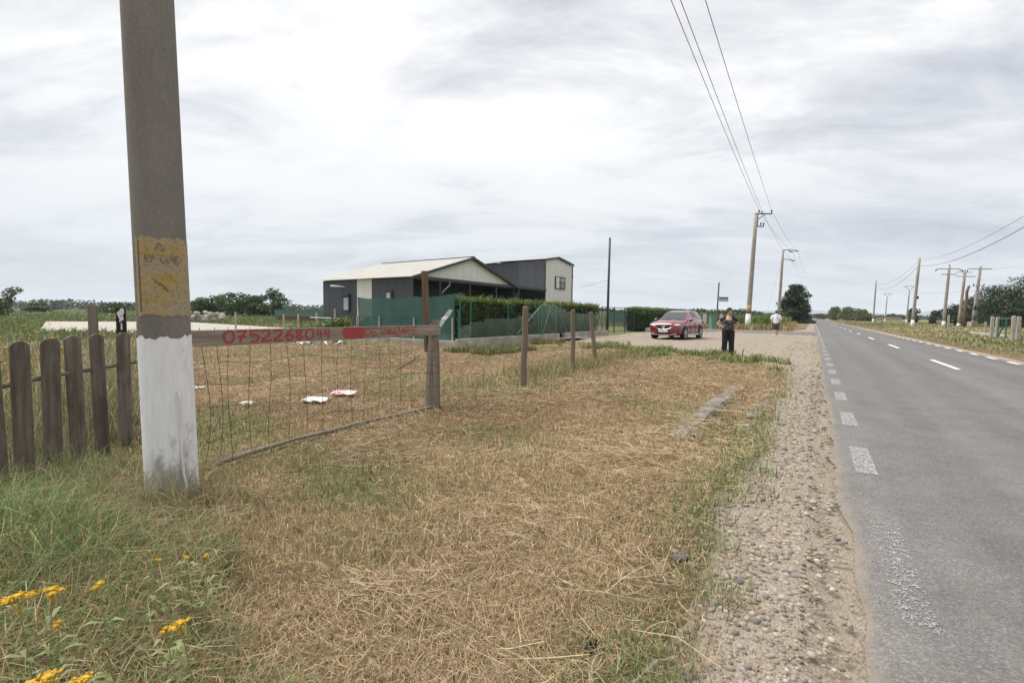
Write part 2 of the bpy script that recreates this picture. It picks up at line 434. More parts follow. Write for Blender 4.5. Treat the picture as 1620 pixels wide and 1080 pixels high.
def screen_material():
    m, nt, b = nmat('shade_net'); n = noise(nt, 1.6, 6, 0.6, (1, 1, 0.3)); w = noise(nt, 220, 2, 0.5)
    c = ramp(nt, n.outputs['Fac'], [(0.3, (0.022, 0.080, 0.064)), (0.7, (0.036, 0.110, 0.090))])
    nt.links.new(c, b.inputs['Base Color']); b.inputs['Roughness'].default_value = 0.75
    t = nt.nodes.new('ShaderNodeBsdfTransparent'); mx = nt.nodes.new('ShaderNodeMixShader'); mx.inputs[0].default_value = 0.90
    nt.links.new(t.outputs[0], mx.inputs[1]); nt.links.new(b.outputs[0], mx.inputs[2]); nt.links.new(mx.outputs[0], nt.nodes['Material Output'].inputs['Surface'])
    return m


M['screen'] = screen_material()


def yellow_patch_material():
    m, nt, b = nmat('weathered_yellow_paint')
    n = noise(nt, 7, 9, 0.68, (1, 1, 1.5), dist=0.4); k = noise(nt, 34, 8, 0.75, (1, 1, 1.6)); g = noise(nt, 3.0, 4, 0.6, (0.6, 0.6, 2.4))
    c = ramp(nt, n.outputs['Fac'], [(0.30, (0.25, 0.215, 0.155)), (0.44, (0.36, 0.29, 0.165)), (0.56, (0.38, 0.25, 0.06)), (0.72, (0.34, 0.205, 0.045))])
    c = mixc(nt, ramp(nt, g.outputs['Fac'], [(0.44, 0.0), (0.56, 0.8)]), c, (0.33, 0.28, 0.20))
    c = mixc(nt, ramp(nt, k.outputs['Fac'], [(0.50, 0.0), (0.64, 0.85)]), c, (0.15, 0.125, 0.095))
    nt.links.new(c, b.inputs['Base Color']); b.inputs['Roughness'].default_value = 0.88; bump(nt, b, k.outputs['Fac'], 0.4, 0.004)
    return m


def pole_material():
    m, nt, b = nmat('spun_concrete')
    n = noise(nt, 3.2, 8, 0.6, (1, 1, 0.3)); f = noise(nt, 75, 5, 0.7); v = noise(nt, 30, kind='voronoi')
    c = ramp(nt, n.outputs['Fac'], [(0.3, (0.165, 0.151, 0.132)), (0.7, (0.228, 0.212, 0.188))])
    c = mixc(nt, 1.0, c, ramp(nt, f.outputs['Fac'], [(0.3, 0.78), (0.7, 1.2)]), 'MULTIPLY')
    sp = ramp(nt, v.outputs['Distance'], [(0.05, 0.8), (0.11, 0.0)]); keep = ramp(nt, noise(nt, 12, 3).outputs['Fac'], [(0.56, 0.0), (0.62, 1.0)])
    c = mixc(nt, mixc(nt, 1.0, sp, keep, 'MULTIPLY'), c, (0.42, 0.40, 0.36))
    nt.links.new(c, b.inputs['Base Color']); b.inputs['Roughness'].default_value = 0.93; b.inputs['Specular IOR Level'].default_value = 0.2; bump(nt, b, f.outputs['Fac'], 0.4, 0.004)
    return m


def whitewash_material():
    """limewash, rubbed through to the concrete low down and in scrapes"""
    m, nt, b = nmat('limewash'); L = nt.links
    n = noise(nt, 5, 9, 0.7, (1, 1, 0.5)); s = noise(nt, 40, 6, 0.7, (1, 1, 0.12)); tc = nt.nodes.new('ShaderNodeTexCoord'); sp = nt.nodes.new('ShaderNodeSeparateXYZ'); L.new(tc.outputs['Object'], sp.inputs[0])
    c = ramp(nt, s.outputs['Fac'], [(0.3, (0.66, 0.66, 0.67)), (0.7, (0.80, 0.80, 0.81))])
    h = nt.nodes.new('ShaderNodeMapRange'); L.new(sp.outputs['Z'], h.inputs[0]); h.inputs[1].default_value = 0.0; h.inputs[2].default_value = 0.75; h.inputs[3].default_value = 0.24; h.inputs[4].default_value = 0.02
    ad = nt.nodes.new('ShaderNodeMath'); ad.operation = 'ADD'; L.new(h.outputs[0], ad.inputs[0]); L.new(n.outputs['Fac'], ad.inputs[1])
    c = mixc(nt, ramp(nt, ad.outputs[0], [(0.60, 0.0), (0.74, 0.9)]), c, (0.33, 0.30, 0.26))
    L.new(c, b.inputs['Base Color']); b.inputs['Roughness'].default_value = 0.9; b.inputs['Specular IOR Level'].default_value = 0.2; bump(nt, b, n.outputs['Fac'], 0.35, 0.008)
    return m

# ------------------------------------------------------------------ ground, shoulder, road
def gravel_edge(s):
    """u of the left border of the gravel: a strip along the road, then the parking apron"""
    return np.interp(s, [-50, 1, 3, 6, 12.2, 14.5, 17.2, 18.6, 19.6, 21, 44, 50, 53, 60, 400], [-0.34, -0.36, -0.47, -0.33, -0.42, -0.75, -2.3, -6.0, -8.6, -11.25, -11.6, -12, -1.6, -0.7, -0.6])


def build_ground():
    def grow(a, step, k, end):
        o = []; x = a
        while abs(x) < end:
            step *= k; x += math.copysign(step, end if a > 0 else -end) if a != 0 else step; o.append(x)
        return o
    ul = [-9 + 0.09 * i for i in range(int(9.45 / 0.09) + 1)]
    ul = sorted(grow(-9, 0.09, 1.09, 6500)) + ul + [1.0, 2.8, 4.6, 5.0, 5.2, 5.4, 5.6, 5.8, 6.1, 6.4, 6.8, 7.2, 7.6, 8.1] + grow(8.1, 0.5, 1.14, 6500)
    sl = [0.4 + 0.09 * i for i in range(150)]
    sl = [-4000, -600, -120, -40, -15, -6, -3, -1.5, -0.5] + sl
    st, x = 0.09, sl[-1]
    while x < 6500: st *= 1.022 if x < 60 else 1.12; x += st; sl.append(x)
    U, S = np.meshgrid(np.array(ul), np.array(sl)); X = S * D[0] + U * NR[0]; Y = S * D[1] + U * NR[1]
    Z = height(X, Y); Z = np.where((U > 0.05) & (U < 5.5), -0.03, Z)
    nu, nsl = len(ul), len(sl)
    R = np.hypot(X, Y)
    edge = gravel_edge(S) + (fbm(X * 1.3, Y * 1.3, 21, 3) - 0.5) * 0.34
    g = sstep(-0.22, 0.22, U - edge) * (U < 5.4)
    g = np.maximum(g, (sstep(5.15, 5.35, U) * (1 - sstep(5.5, 5.95, U))) * 0.85)
    g = np.where((S > 21) & (S < 52) & (U < -1), g * (0.75 + 0.5 * fbm(X * 0.3, Y * 0.3, 41, 3)), g)
    sand = sstep(-0.10, 0.10, U) * (U < 3) * sstep(0.0, 0.5, g) * (0.42 + 0.5 * fbm(S * 0.35, U * 0.7, 5, 3))
    sand = np.where(U > 5.1, 0.3 * (1 - sstep(5.6, 6.4, U)), sand)
    n1 = fbm(X * 0.7, Y * 0.7, 51, 4); n2 = fbm(X * 0.08, Y * 0.08, 61, 4)
    dry = np.array([0.215, 0.155, 0.10]); brown = np.array([0.145, 0.098, 0.063]); green = np.array([0.115, 0.135, 0.055]); lush = np.array([0.085, 0.135, 0.045]); tan = np.array([0.27, 0.225, 0.125])
    k = sstep(0.35, 0.65, n1)[..., None]
    c = dry * (1 - k) + brown * k
    gk = sstep(0.52, 0.72, fbm(X * 0.45, Y * 0.45, 71, 4))[..., None] * 0.55
    c = c * (1 - gk) + green * gk
    lk = (sstep(16, 30, R) * (U < -4.5) * (Y > 0))[..., None] * (0.55 + 0.5 * sstep(0.35, 0.65, n2)[..., None])
    lk = np.clip(lk, 0, 1); c = c * (1 - lk) + (lush * 0.75 + tan * 0.25) * lk
    rk = (sstep(5.8, 9, U))[..., None]; mk = sstep(0.4, 0.62, fbm(X * 0.16, Y * 0.16, 81, 4))[..., None]
    c = c * (1 - rk) + (tan * (1 - mk) + green * 1.1 * mk) * rk
    V = np.stack([X.ravel(), Y.ravel(), Z.ravel()], 1); C = c.reshape(-1, 3)
    zone = np.zeros((len(V), 4), np.float32); zone[:, 0] = g.ravel(); zone[:, 1] = sand.ravel(); zone[:, 3] = 1
    i, j = np.meshgrid(np.arange(nu - 1), np.arange(nsl - 1)); a = (j * nu + i).ravel()
    Q = np.stack([a, a + 1, a + nu + 1, a + nu], 1)
    fu, fs = (U[:-1, :-1] + U[1:, 1:]).ravel() / 2, (S[:-1, :-1] + S[1:, 1:]).ravel() / 2
    isg = (g.ravel()[Q].mean(1) > 0.5) & (fu < 0.4) & (fs > -10) & (fs < 400)
    apron = isg & (fs > 17.0)
    out = {}
    for nm, sel in (('ground', ~isg), ('gravel_shoulder', isg & ~apron), ('gravel_apron', apron)):
        q = Q[sel]; used, inv = np.unique(q, return_inverse=True)
        o = big_mesh(nm, V[used], inv.reshape(-1, 4), None, C[used], M['ground'], smooth=True)
        at = o.data.color_attributes.new('zone', 'FLOAT_COLOR', 'POINT'); at.data.foreach_set('color', zone[used].ravel())
        structure(o); out[nm] = o
    return out


GR = build_ground()


def build_road():
    us_ = [0.215, 0.32, 0.45, 0.65, 1.2, 2.2, 3.2, 4.2, 4.8, 5.05, 5.2, 5.34]
    sl = [-60, -20, -8] + [-4 + 0.25 * i for i in range(80)]
    while sl[-1] < 3000: sl.append(sl[-1] * 1.08 + 0.2)
    V, C = [], []
    for s in sl:
        for i, u in enumerate(us_):
            du = 0.0
            if i == 0: du = (float(fbm(np.float64(s * 1.7), np.float64(2.0), 15, 4)) - 0.5) * 0.16 + (float(fbm(np.float64(s * 9), np.float64(5.0), 16, 3)) - 0.5) * 0.05
            if i == len(us_) - 1: du = (float(fbm(np.float64(s * 1.7), np.float64(9.0), 17, 4)) - 0.5) * 0.14
            x, y = us(u + du, s); V.append((x, y, 0.028 + 0.03 * (1 - ((u - 2.78) / 2.56) ** 2) if 0 < i < len(us_) - 1 else -0.004))
            d = min(abs(u - 0.2), abs(u - 5.34)); C.append((max(0, 0.75 - d * 4.0),) * 3)
    n = len(us_); q = [(j * n + i, j * n + i + 1, (j + 1) * n + i + 1, (j + 1) * n + i) for j in range(len(sl) - 1) for i in range(n - 1)]
    me_ = big_mesh('road', V, q, None, np.array(C), M['asphalt'], smooth=True)
    structure(me_)

    def roadz(u): return 0.028 + 0.03 * (1 - ((u - 2.78) / 2.56) ** 2)

    def mark(name, u0, u1, s0, s1, mat):
        b = MB(); k = max(1, int((s1 - s0) / 2)); vs, fs = [], []
        for a in range(k + 1):
            s = s0 + (s1 - s0) * a / k
            for u in (u0, u1): x, y = us(u, s); vs.append((x, y, roadz(u) + 0.0055))
        for a in range(k): fs.append((2 * a, 2 * a + 1, 2 * a + 3, 2 * a + 2))
        b.add(vs, fs); return b.build(name, mat, me_)
    for k in range(17):
        s = 2.72 + 2.03 * k
        if k == 0: mark('edge_dash', 0.36, 0.50, s - 0.25, s + 0.95, M['paint_very_worn'])
        else: mark('edge_dash', 0.355, 0.505, s, s + 0.93, M['paint_worn'])
    mark('edge_line', 0.36, 0.48, 37.5, 140, M['paint_worn'])
    for k in range(12): mark('centre_dash', 3.075, 3.19, 15.9 + 9.75 * k, 19.05 + 9.75 * k, M['paint'])
    for k in range(30): mark('edge_dash', 5.03, 5.15, 13.2 + 2.03 * k, 14.15 + 2.03 * k, M['paint'])
    # asphalt mouth of the side lane behind the parked car
    V = []; q = []
    ss = np.linspace(41.5, 50, 12); uu = np.linspace(-14, 0.16, 24)
    for j, u in enumerate(uu):
        for i, s in enumerate(ss):
            w = (float(fbm(np.float64(u * 0.8), np.float64(i * 3.0), 33, 3)) - 0.5) * 1.2 if i in (0, len(ss) - 1) else 0
            x, y = us(u, s + w); V.append((x, y, 0.012))
    m = len(ss); q = [(j * m + i, j * m + i + 1, (j + 1) * m + i + 1, (j + 1) * m + i) for j in range(len(uu) - 1) for i in range(m - 1)]
    structure(big_mesh('side_road', V, q, None, np.full((len(V), 3), 0.22), M['asphalt']))


build_road()


# ------------------------------------------------------------------ scattered strands, stones
def polar(n, r0, r1, a0, a1):
    """random ground points round the viewer's stand, denser near it"""
    r = r0 * (r1 / r0) ** rs.rand(n); a = np.radians(a0 + (a1 - a0) * rs.rand(n))
    return r * np.sin(a), r * np.cos(a)


def jitter(base, n, amt=0.25, hue=0.06):
    c = np.asarray(base)[None, :] * (1 + amt * (rs.rand(n, 1) * 2 - 1)) * (1 + hue * (rs.rand(n, 3) * 2 - 1)); return np.clip(c, 0.004, 0.9)


def blades(name, x, y, hgt, wid, lean, col, mat, az=None, lift=0.0, parent=None, z0=None):
    """standing grass: two-segment tapering blades that bend over"""
    n = len(x); az = rs.rand(n) * 2 * np.pi if az is None else az
    z = height(x, y) + lift if z0 is None else z0
    lx, ly = np.cos(az), np.sin(az); fa = rs.rand(n) * np.pi; wx, wy = np.cos(fa) * wid / 2, np.sin(fa) * wid / 2
    V = np.zeros((n, 5, 3))
    m1, m2 = lean * 0.35, lean
    V[:, 0] = np.stack([x - wx, y - wy, z - 0.01], 1); V[:, 1] = np.stack([x + wx, y + wy, z - 0.01], 1)
    mx, my, mz = x + lx * hgt * m1, y + ly * hgt * m1, z + hgt * 0.6
    V[:, 2] = np.stack([mx - wx * 0.8, my - wy * 0.8, mz], 1); V[:, 3] = np.stack([mx + wx * 0.8, my + wy * 0.8, mz], 1)
    V[:, 4] = np.stack([x + lx * hgt * m2, y + ly * hgt * m2, z + hgt * (1.0 - 0.35 * np.minimum(lean, 1.2) ** 2)], 1)
    b = np.arange(n)[:, None] * 5
    return big_mesh(name, V.reshape(-1, 3), b + np.array([[0, 1, 3, 2]]), b + np.array([[2, 3, 4]]), np.repeat(col, 5, 0), mat, parent)


def straws(name, x, y, length, wid, zoff, col, mat, az=None, parent=None):
    """cut stalks lying on the ground, slightly bowed and tilted"""
    n = len(x); az = rs.rand(n) * np.pi * 2 if az is None else az
    z = height(x, y) + zoff
    dx, dy = np.cos(az), np.sin(az); tl = rs.randn(n) * 0.16; bow = rs.randn(n) * 0.10 * length
    V = np.zeros((n, 6, 3)); tw = rs.rand(n) * np.pi
    ox, oy, oz = -dy * np.cos(tw) * wid / 2, dx * np.cos(tw) * wid / 2, np.abs(np.sin(tw)) * wid / 2
    for k, t in enumerate((-0.5, 0.0, 0.5)):
        b = bow if t == 0 else 0
        px, py = x + dx * length * t - dy * b, y + dy * length * t + dx * b
        pz = z + tl * length * t + (np.abs(bow) * 0.25 if t == 0 else 0)
        pz = np.maximum(pz, height(px, py) + 0.002)
        w = 1.0 if t == 0 else 0.65
        V[:, 2 * k] = np.stack([px - ox * w, py - oy * w, pz - oz * w], 1); V[:, 2 * k + 1] = np.stack([px + ox * w, py + oy * w, pz + oz * w], 1)
    b = np.arange(n)[:, None] * 6
    q = np.concatenate([b + np.array([[0, 1, 3, 2]]), b + np.array([[2, 3, 5, 4]])])
    return big_mesh(name, V.reshape(-1, 3), q, None, np.repeat(col, 6, 0), mat, parent)


SLAB = [(-43, 42), (-34, 47), (-12, 29.5), (-9.6, 23.2), (-25, 24)]


def in_poly(x, y, P):
    c = np.zeros(len(x), bool)
    for k in range(len(P)):
        (x0, y0), (x1, y1) = P[k], P[k - 1]
        c ^= ((y0 > y) != (y1 > y)) & (x < (x1 - x0) * (y - y0) / (y1 - y0 + 1e-12) + x0)
    return c


def tall_left(x, y):
    """how much a place belongs to the uncut strip by the picket fence"""
    e = -0.98 - 0.72 * (y - 1.6); w = (fbm(x * 1.6, y * 1.6, 91, 3) - 0.5) * 0.7
    return sstep(0.12, -0.28, x - e + w) * (1 - sstep(4.6, 5.2, y))


def scatter_grass():
    # ---- matted cut hay over the mown verge and the plot behind the wire gate
    x, y = polar(380000, 1.15, 26, -62, 50); u, s = to_us(x, y)
    ed = gravel_edge(s) + (fbm(x * 1.3, y * 1.3, 21, 3) - 0.5) * 0.34
    dens = fbm(x * 0.8, y * 0.8, 101, 4)
    keep = (u < ed + 0.05 * rs.randn(len(x))) & (u > -19) & (s > 0.2) & (rs.rand(len(x)) < 0.12 + 1.3 * sstep(0.34, 0.62, dens)) & (rs.rand(len(x)) > tall_left(x, y) * 0.8)
    keep &= ~in_poly(x, y, SLAB) & (rs.rand(len(x)) < sstep(0.0, 0.7, ed - u) + 0.15)
    keep &= ~((s > 13.5) & (u < -11)) & (rs.rand(len(x)) > 0.55 * sstep(14, 24, np.hypot(x, y)))
    x, y, u, s, dens = x[keep], y[keep], u[keep], s[keep], dens[keep]; n = len(x); r = np.hypot(x, y)
    long_ = rs.rand(n) < 0.13
    ln = np.where(long_, 0.12 + 0.22 * rs.rand(n), 0.025 + 0.085 * rs.rand(n)) * (1 + 0.03 * r)
    wd = (0.0010 + 0.0012 * rs.rand(n)) * (1 + 0.40 * np.maximum(r - 1.5, 0) ** 0.85)
    wd = np.minimum(wd, ln * 0.22)
    mound = sstep(0.52, 0.72, fbm(x * 1.4, y * 1.4, 181, 3))
    zo = 0.004 + rs.rand(n) ** 1.6 * (0.03 * sstep(0.35, 0.7, dens) + 0.075 * mound)
    azf = (fbm(x * 0.5, y * 0.5, 111, 3) - 0.5) * 7; az = azf + rs.randn(n) * 0.9
    pal = np.array([[0.54, 0.42, 0.27], [0.49, 0.365, 0.225], [0.62, 0.505, 0.355], [0.38, 0.265, 0.155], [0.22, 0.15, 0.09], [0.40, 0.36, 0.20]])
    pr = np.array([0.26, 0.27, 0.14, 0.17, 0.10, 0.06]); col = pal[rs.choice(6, n, p=pr)]
    bk = sstep(0.48, 0.7, fbm(x * 0.33, y * 0.33, 121, 4))[:, None]; pk = sstep(0.5, 0.7, fbm(x * 0.6, y * 0.6, 191, 4))[:, None]; col = col * (1 - bk * np.array([[0.16, 0.22, 0.26]])) * (1 + pk * np.array([[0.14, 0.15, 0.15]]))
    col = col * (1 + 0.2 * (rs.rand(n, 1) * 2 - 1))
    tag(straws('cut_hay', x, y, ln, wd, zo, col, M['straw'], az), 'dry straw-coloured cut hay lying matted over the mown verge', 'hay', kind='stuff')
    # ---- short stubble, dry and green, standing among the hay
    x, y = polar(150000, 1.15, 34, -62, 50); u, s = to_us(x, y)
    ed = gravel_edge(s) + (fbm(x * 1.3, y * 1.3, 21, 3) - 0.5) * 0.34
    keep = (u < ed + 0.06 + 0.10 * rs.randn(len(x)) + 0.9 * np.maximum(fbm(x * 1.9, y * 1.9, 23, 3) - 0.52, 0)) & (u > -19) & (s > 0.2) & ~in_poly(x, y, SLAB) & ~((s > 13.5) & (u < -11))
    x, y, u, s, ed = x[keep], y[keep], u[keep], s[keep], ed[keep]; n = len(x); r = np.hypot(x, y)
    gp = sstep(0.46, 0.64, fbm(x * 0.85, y * 0.85, 131, 4)) * 0.7
    gp = np.maximum(gp, 0.6 * sstep(0.62, 0.0, ed - u) * (s < 17) * sstep(0.35, 0.55, fbm(s * 0.8, u * 0.5, 141, 3)))
    gp = np.maximum(gp, 0.55 * sstep(0.45, 0.6, fbm(x * 0.6, y * 0.6, 151, 3)) * (np.abs(u + 4.3) < 0.7))
    gr = rs.rand(n) < gp + 0.07
    edge_ = sstep(0.62, 0.0, ed - u) * (s < 17)
    hg = np.where(gr, 0.035 + (0.055 + 0.02 * edge_) * rs.rand(n) * (0.5 + gp), 0.025 + 0.06 * rs.rand(n)); hg *= 1 + 0.015 * r
    col = np.where(gr[:, None], jitter((0.18, 0.225, 0.08), n, 0.4, 0.12), jitter((0.40, 0.30, 0.17), n, 0.4, 0.08))
    wd = (0.0025 + 0.002 * rs.rand(n)) * (1 + 0.36 * np.maximum(r - 1.5, 0) ** 0.85)
    tag(blades('stubble', x, y, hg, np.minimum(wd, hg * 0.5), 0.2 + rs.rand(n) * 1.1, col, M['straw']), 'short green and dry grass stubble growing through the hay', 'grass', kind='stuff')
    # ---- uncut grass by the pickets and the big pole
    x, y = polar(120000, 0.95, 5.2, -66, -8); k = tall_left(x, y); keep = rs.rand(len(x)) < k * (0.55 + 0.8 * sstep(0.35, 0.6, fbm(x * 2.2, y * 2.2, 161, 3)))
    x, y = x[keep], y[keep]; n = len(x); lush = sstep(-0.25, -1.1, x + 0.98 + 0.72 * (y - 1.6) + 0.5 * (fbm(x * 1.1, y * 1.1, 171, 3) - 0.5)) * sstep(1.6, 2.4, y)
    gr = rs.rand(n) < 0.55 + 0.35 * lush
    hg = (0.07 + 0.22 * rs.rand(n)) * (0.8 + 1.3 * lush) * (1 - 0.55 * sstep(2.1, 3.1, y)) * np.where(gr, 1, 1.05); hg *= np.interp(np.hypot(x, y), [0.9, 1.4, 2.2], [0.6, 0.8, 1.0])
    col = np.where(gr[:, None], jitter((0.185, 0.25, 0.095), n, 0.45, 0.15), jitter((0.38, 0.29, 0.155), n, 0.4, 0.1))
    tag(blades('tall_grass', x, y, hg, 0.0026 + 0.0026 * rs.rand(n), 0.2 + rs.rand(n) * 1.1, col, M['straw']), 'uncut green and straw-coloured grass below the picket fence', 'grass', kind='stuff')
    # taller dry seed stalks round the pole's foot and the pickets
    n = 1500; x = np.concatenate([-2.45 + 0.42 * rs.randn(n // 3), -3.0 + 0.6 * rs.randn(n - n // 3)]); y = np.concatenate([2.98 + 0.22 * rs.randn(n // 3), 3.05 + 0.45 * rs.randn(n - n // 3)])
    k = (np.hypot(x + 2.5, y - 3.3) > 0.19); x, y = x[k], y[k]; n = len(x)
    tag(blades('seed_stalks', x, y, 0.14 + 0.26 * rs.rand(n), 0.0026 + 0.0015 * rs.rand(n), 0.15 + 0.7 * rs.rand(n), np.where((rs.rand(n) < 0.6)[:, None], jitter((0.45, 0.36, 0.22), n, 0.3), jitter((0.18, 0.23, 0.09), n, 0.3)), M['straw']), 'tall dry seed stalks round the foot of the front pole', 'grass', kind='stuff')
    # lying and leaning dead stalks in that strip
    x, y = polar(17000, 0.95, 5.0, -66, -6); k = tall_left(x, y); keep = rs.rand(len(x)) < k; x, y = x[keep], y[keep]; n = len(x)
    tag(straws('dead_stalks', x, y, 0.12 + 0.25 * rs.rand(n), 0.002 + 0.0018 * rs.rand(n), 0.01 + 0.10 * rs.rand(n), jitter((0.36, 0.27, 0.16), n, 0.4, 0.1), M['straw']), 'tangled dead grass stalks below the picket fence', 'grass', kind='stuff')


scatter_grass()


def stone_mesh(k):
    r = np.random.RandomState(100 + k); bm = bmesh.new(); bmesh.ops.create_icosphere(bm, subdivisions=1 if k > 5 else 2, radius=0.5)
    sc = Vector((1.0, 0.6 + 0.35 * r.rand(), 0.35 + 0.3 * r.rand())); ph = r.rand(3) * 6
    for v in bm.verts:
        p = v.co; f = 1 + 0.13 * math.sin(5 * p.x + ph[0]) + 0.13 * math.sin(6 * p.y + ph[1]) + 0.1 * math.sin(7 * p.z + ph[2])
        v.co = Vector((p.x * sc.x * f, p.y * sc.y * f, p.z * sc.z * f))
    me = bpy.data.meshes.new('stone'); bm.to_mesh(me); bm.free(); me.shade_smooth(); return me


STONE_COL = np.array([[0.27, 0.245, 0.215], [0.225, 0.20, 0.175], [0.31, 0.28, 0.235], [0.19, 0.175, 0.16], [0.36, 0.335, 0.295], [0.27, 0.215, 0.155], [0.15, 0.14, 0.135], [0.235, 0.19, 0.16]])


def scatter_stones():
    mats = [simple('pebble', tuple(c), tuple(c * 0.72), 14, 0.8, 0.25, bscale=40) for c in STONE_COL]
    protos = []
    for k in range(6):
        for q in range(len(STONE_COL)):
            me = stone_mesh(k); me.materials.append(mats[q]); protos.append(me)
    shoulder = GR['gravel_shoulder']
    # the larger cobbles, each one a piece of the shoulder
    n = 0
    while n < 230:
        r = 1.35 * (11 / 1.35) ** random.random(); s = r; u = random.uniform(-0.62, 0.1) if random.random() < 0.85 else random.uniform(-0.95, -0.5)
        if r > 8 and random.random() < 0.5: continue
        x, y = us(u, s)
        size = random.choice([0.024, 0.028, 0.032, 0.036, 0.042, 0.05]) * random.uniform(0.75, 1.2)
        if random.random() < 0.16: size *= random.uniform(1.4, 2.1)
        if u > -0.1: size *= 0.7
        o = bpy.data.objects.new('stone', random.choice(protos)); COL.objects.link(o); o.parent = shoulder
        o.location = (x, y, hz(x, y) + size * 0.10); o.rotation_euler = (random.uniform(-0.25, 0.25), random.uniform(-0.25, 0.25), random.uniform(0, 6.28)); o.scale = (size, size, size); n += 1
    # the countless small gravel
    N = 25000; r = 1.2 * (30 / 1.2) ** rs.rand(N); s = r; u = -1.0 + 1.22 * rs.rand(N)
    x, y = s * D[0] + u * NR[0], s * D[1] + u * NR[1]; ed = gravel_edge(s) + (fbm(x * 1.3, y * 1.3, 21, 3) - 0.5) * 0.34
    keep = (u > ed - 0.12 + 0.18 * rs.randn(N)) & (rs.rand(N) < 1 - 0.9 * sstep(9, 17, s)) & (rs.rand(N) < 1 - 0.6 * sstep(-0.10, 0.12, u)); x, y, u, s = x[keep], y[keep], u[keep], s[keep]
    N2 = 1800; r2 = 17 * (48 / 17) ** rs.rand(N2); u2 = -10.8 + 10.8 * rs.rand(N2); e2 = gravel_edge(r2); k2 = u2 > e2 + 0.2
    x = np.concatenate([x, (r2 * D[0] + u2 * NR[0])[k2]]); y = np.concatenate([y, (r2 * D[1] + u2 * NR[1])[k2]]); r = np.hypot(x, y); n = len(x)
    tv, tf = bmesh_ico()
    sz = (0.0035 + 0.014 * rs.rand(n) ** 3.4) * (1 + 0.10 * r); sz = np.minimum(sz, 0.042)
    a = rs.rand(n) * 6.28; sx, sy, sz_ = sz, sz * (0.55 + 0.4 * rs.rand(n)), sz * (0.35 + 0.3 * rs.rand(n))
    P = np.zeros((n, len(tv), 3)); px, py = tv[None, :, 0] * sx[:, None], tv[None, :, 1] * sy[:, None]
    P[:, :, 0] = x[:, None] + px * np.cos(a)[:, None] - py * np.sin(a)[:, None]; P[:, :, 1] = y[:, None] + px * np.sin(a)[:, None] + py * np.cos(a)[:, None]
    P *= 1; P[:, :, 2] = height(x, y)[:, None] + tv[None, :, 2] * sz_[:, None] * (0.8 + 0.4 * rs.rand(n, len(tv))) + sz_[:, None] * 0.12
    f = (np.arange(n)[:, None, None] * len(tv) + tf[None]).reshape(-1, 3)
    col = STONE_COL[rs.randint(0, 8, n)] * (0.8 + 0.4 * rs.rand(n, 1)) * np.array([[1.06, 1.0, 0.92]])
    o = big_mesh('gravel', P.reshape(-1, 3), None, f, np.repeat(col, len(tv), 0), M['stone'], shoulder); o['kind'] = 'stuff'


def bmesh_ico():
    t = (1 + 5 ** 0.5) / 2; v = np.array([[-1, t, 0], [1, t, 0], [-1, -t, 0], [1, -t, 0], [0, -1, t], [0, 1, t], [0, -1, -t], [0, 1, -t], [t, 0, -1], [t, 0, 1], [-t, 0, -1], [-t, 0, 1]]) / 1.9
    f = np.array([[0, 11, 5], [0, 5, 1], [0, 1, 7], [0, 7, 10], [0, 10, 11], [1, 5, 9], [5, 11, 4], [11, 10, 2], [10, 7, 6], [7, 1, 8], [3, 9, 4], [3, 4, 2], [3, 2, 6], [3, 6, 8], [3, 8, 9], [4, 9, 5], [2, 4, 11], [6, 2, 10], [8, 6, 7], [9, 8, 1]])
    return [v, f]


scatter_stones()

# ------------------------------------------------------------------ lettering drawn with a brush
GLYPH = {
    '0': [[(.5, 1), (.12, .8), (.05, .45), (.2, .08), (.55, 0), (.9, .2), (.97, .6), (.8, .95), (.5, 1)]],
    '7': [[(0, .95), (1, 1), (.55, .5), (.35, 0)], [(.15, .48), (.9, .52)]],
    '5': [[(.95, 1), (.2, .96), (.12, .58), (.6, .64), (.95, .4), (.75, .08), (.1, .02)]],
    '2': [[(.05, .82), (.4, 1), (.85, .88), (.8, .58), (.3, .25), (.02, .02), (1, .06)]],
    '6': [[(.85, 1), (.35, .75), (.08, .3), (.35, 0), (.85, .1), (.9, .42), (.5, .52), (.12, .35)]],
    '8': [[(.5, .52), (.12, .75), (.45, 1), (.85, .8), (.5, .52), (.08, .25), (.45, 0), (.92, .22), (.5, .52)]],
    '4': [[(.35, 1), (.0, .45), (1, .5)], [(.8, .95), (.7, 0)]],
    'D': [[(.1, 1), (.1, 0), (.7, .12), (1, .55), (.6, .95), (.1, 1)]],
    'E': [[(.95, 1), (.1, .95), (.05, 0), (1, .05)], [(.1, .5), (.75, .52)]],
    '.': [[(.3, .02), (.6, .1)]],
    'V': [[(0, 1), (.5, 0), (1, 1)]],
    'A': [[(0, 0), (.5, 1), (1, 0)], [(.2, .38), (.85, .38)]],
    'N': [[(.05, 0), (.05, 1), (.95, 0), (.95, 1)]],
    'Z': [[(0, 1), (1, 1), (0, 0), (1, .02)]],
    'R': [[(.05, 0), (.05, 1), (.8, .95), (.85, .6), (.1, .5), (.95, 0)]],
    'C': [[(.95, .85), (.5, 1), (.08, .65), (.1, .25), (.5, 0), (.95, .12)]],
    'O': [[(.5, 1), (.08, .7), (.08, .3), (.5, 0), (.92, .3), (.92, .7), (.5, 1)]],
    'U': [[(.05, 1), (.08, .25), (.5, 0), (.92, .25), (.95, 1)]],
    'I': [[(.5, 1), (.5, 0)]],
    '^': [[(0, 0), (.5, 1), (1, 0), (0, 0)]],
    'F': [[(.95, 1), (.1, .98), (.08, 0)], [(.1, .52), (.75, .52)]],
    'M': [[(.02, 0), (.1, 1), (.5, .35), (.9, 1), (.98, 0)]],
}


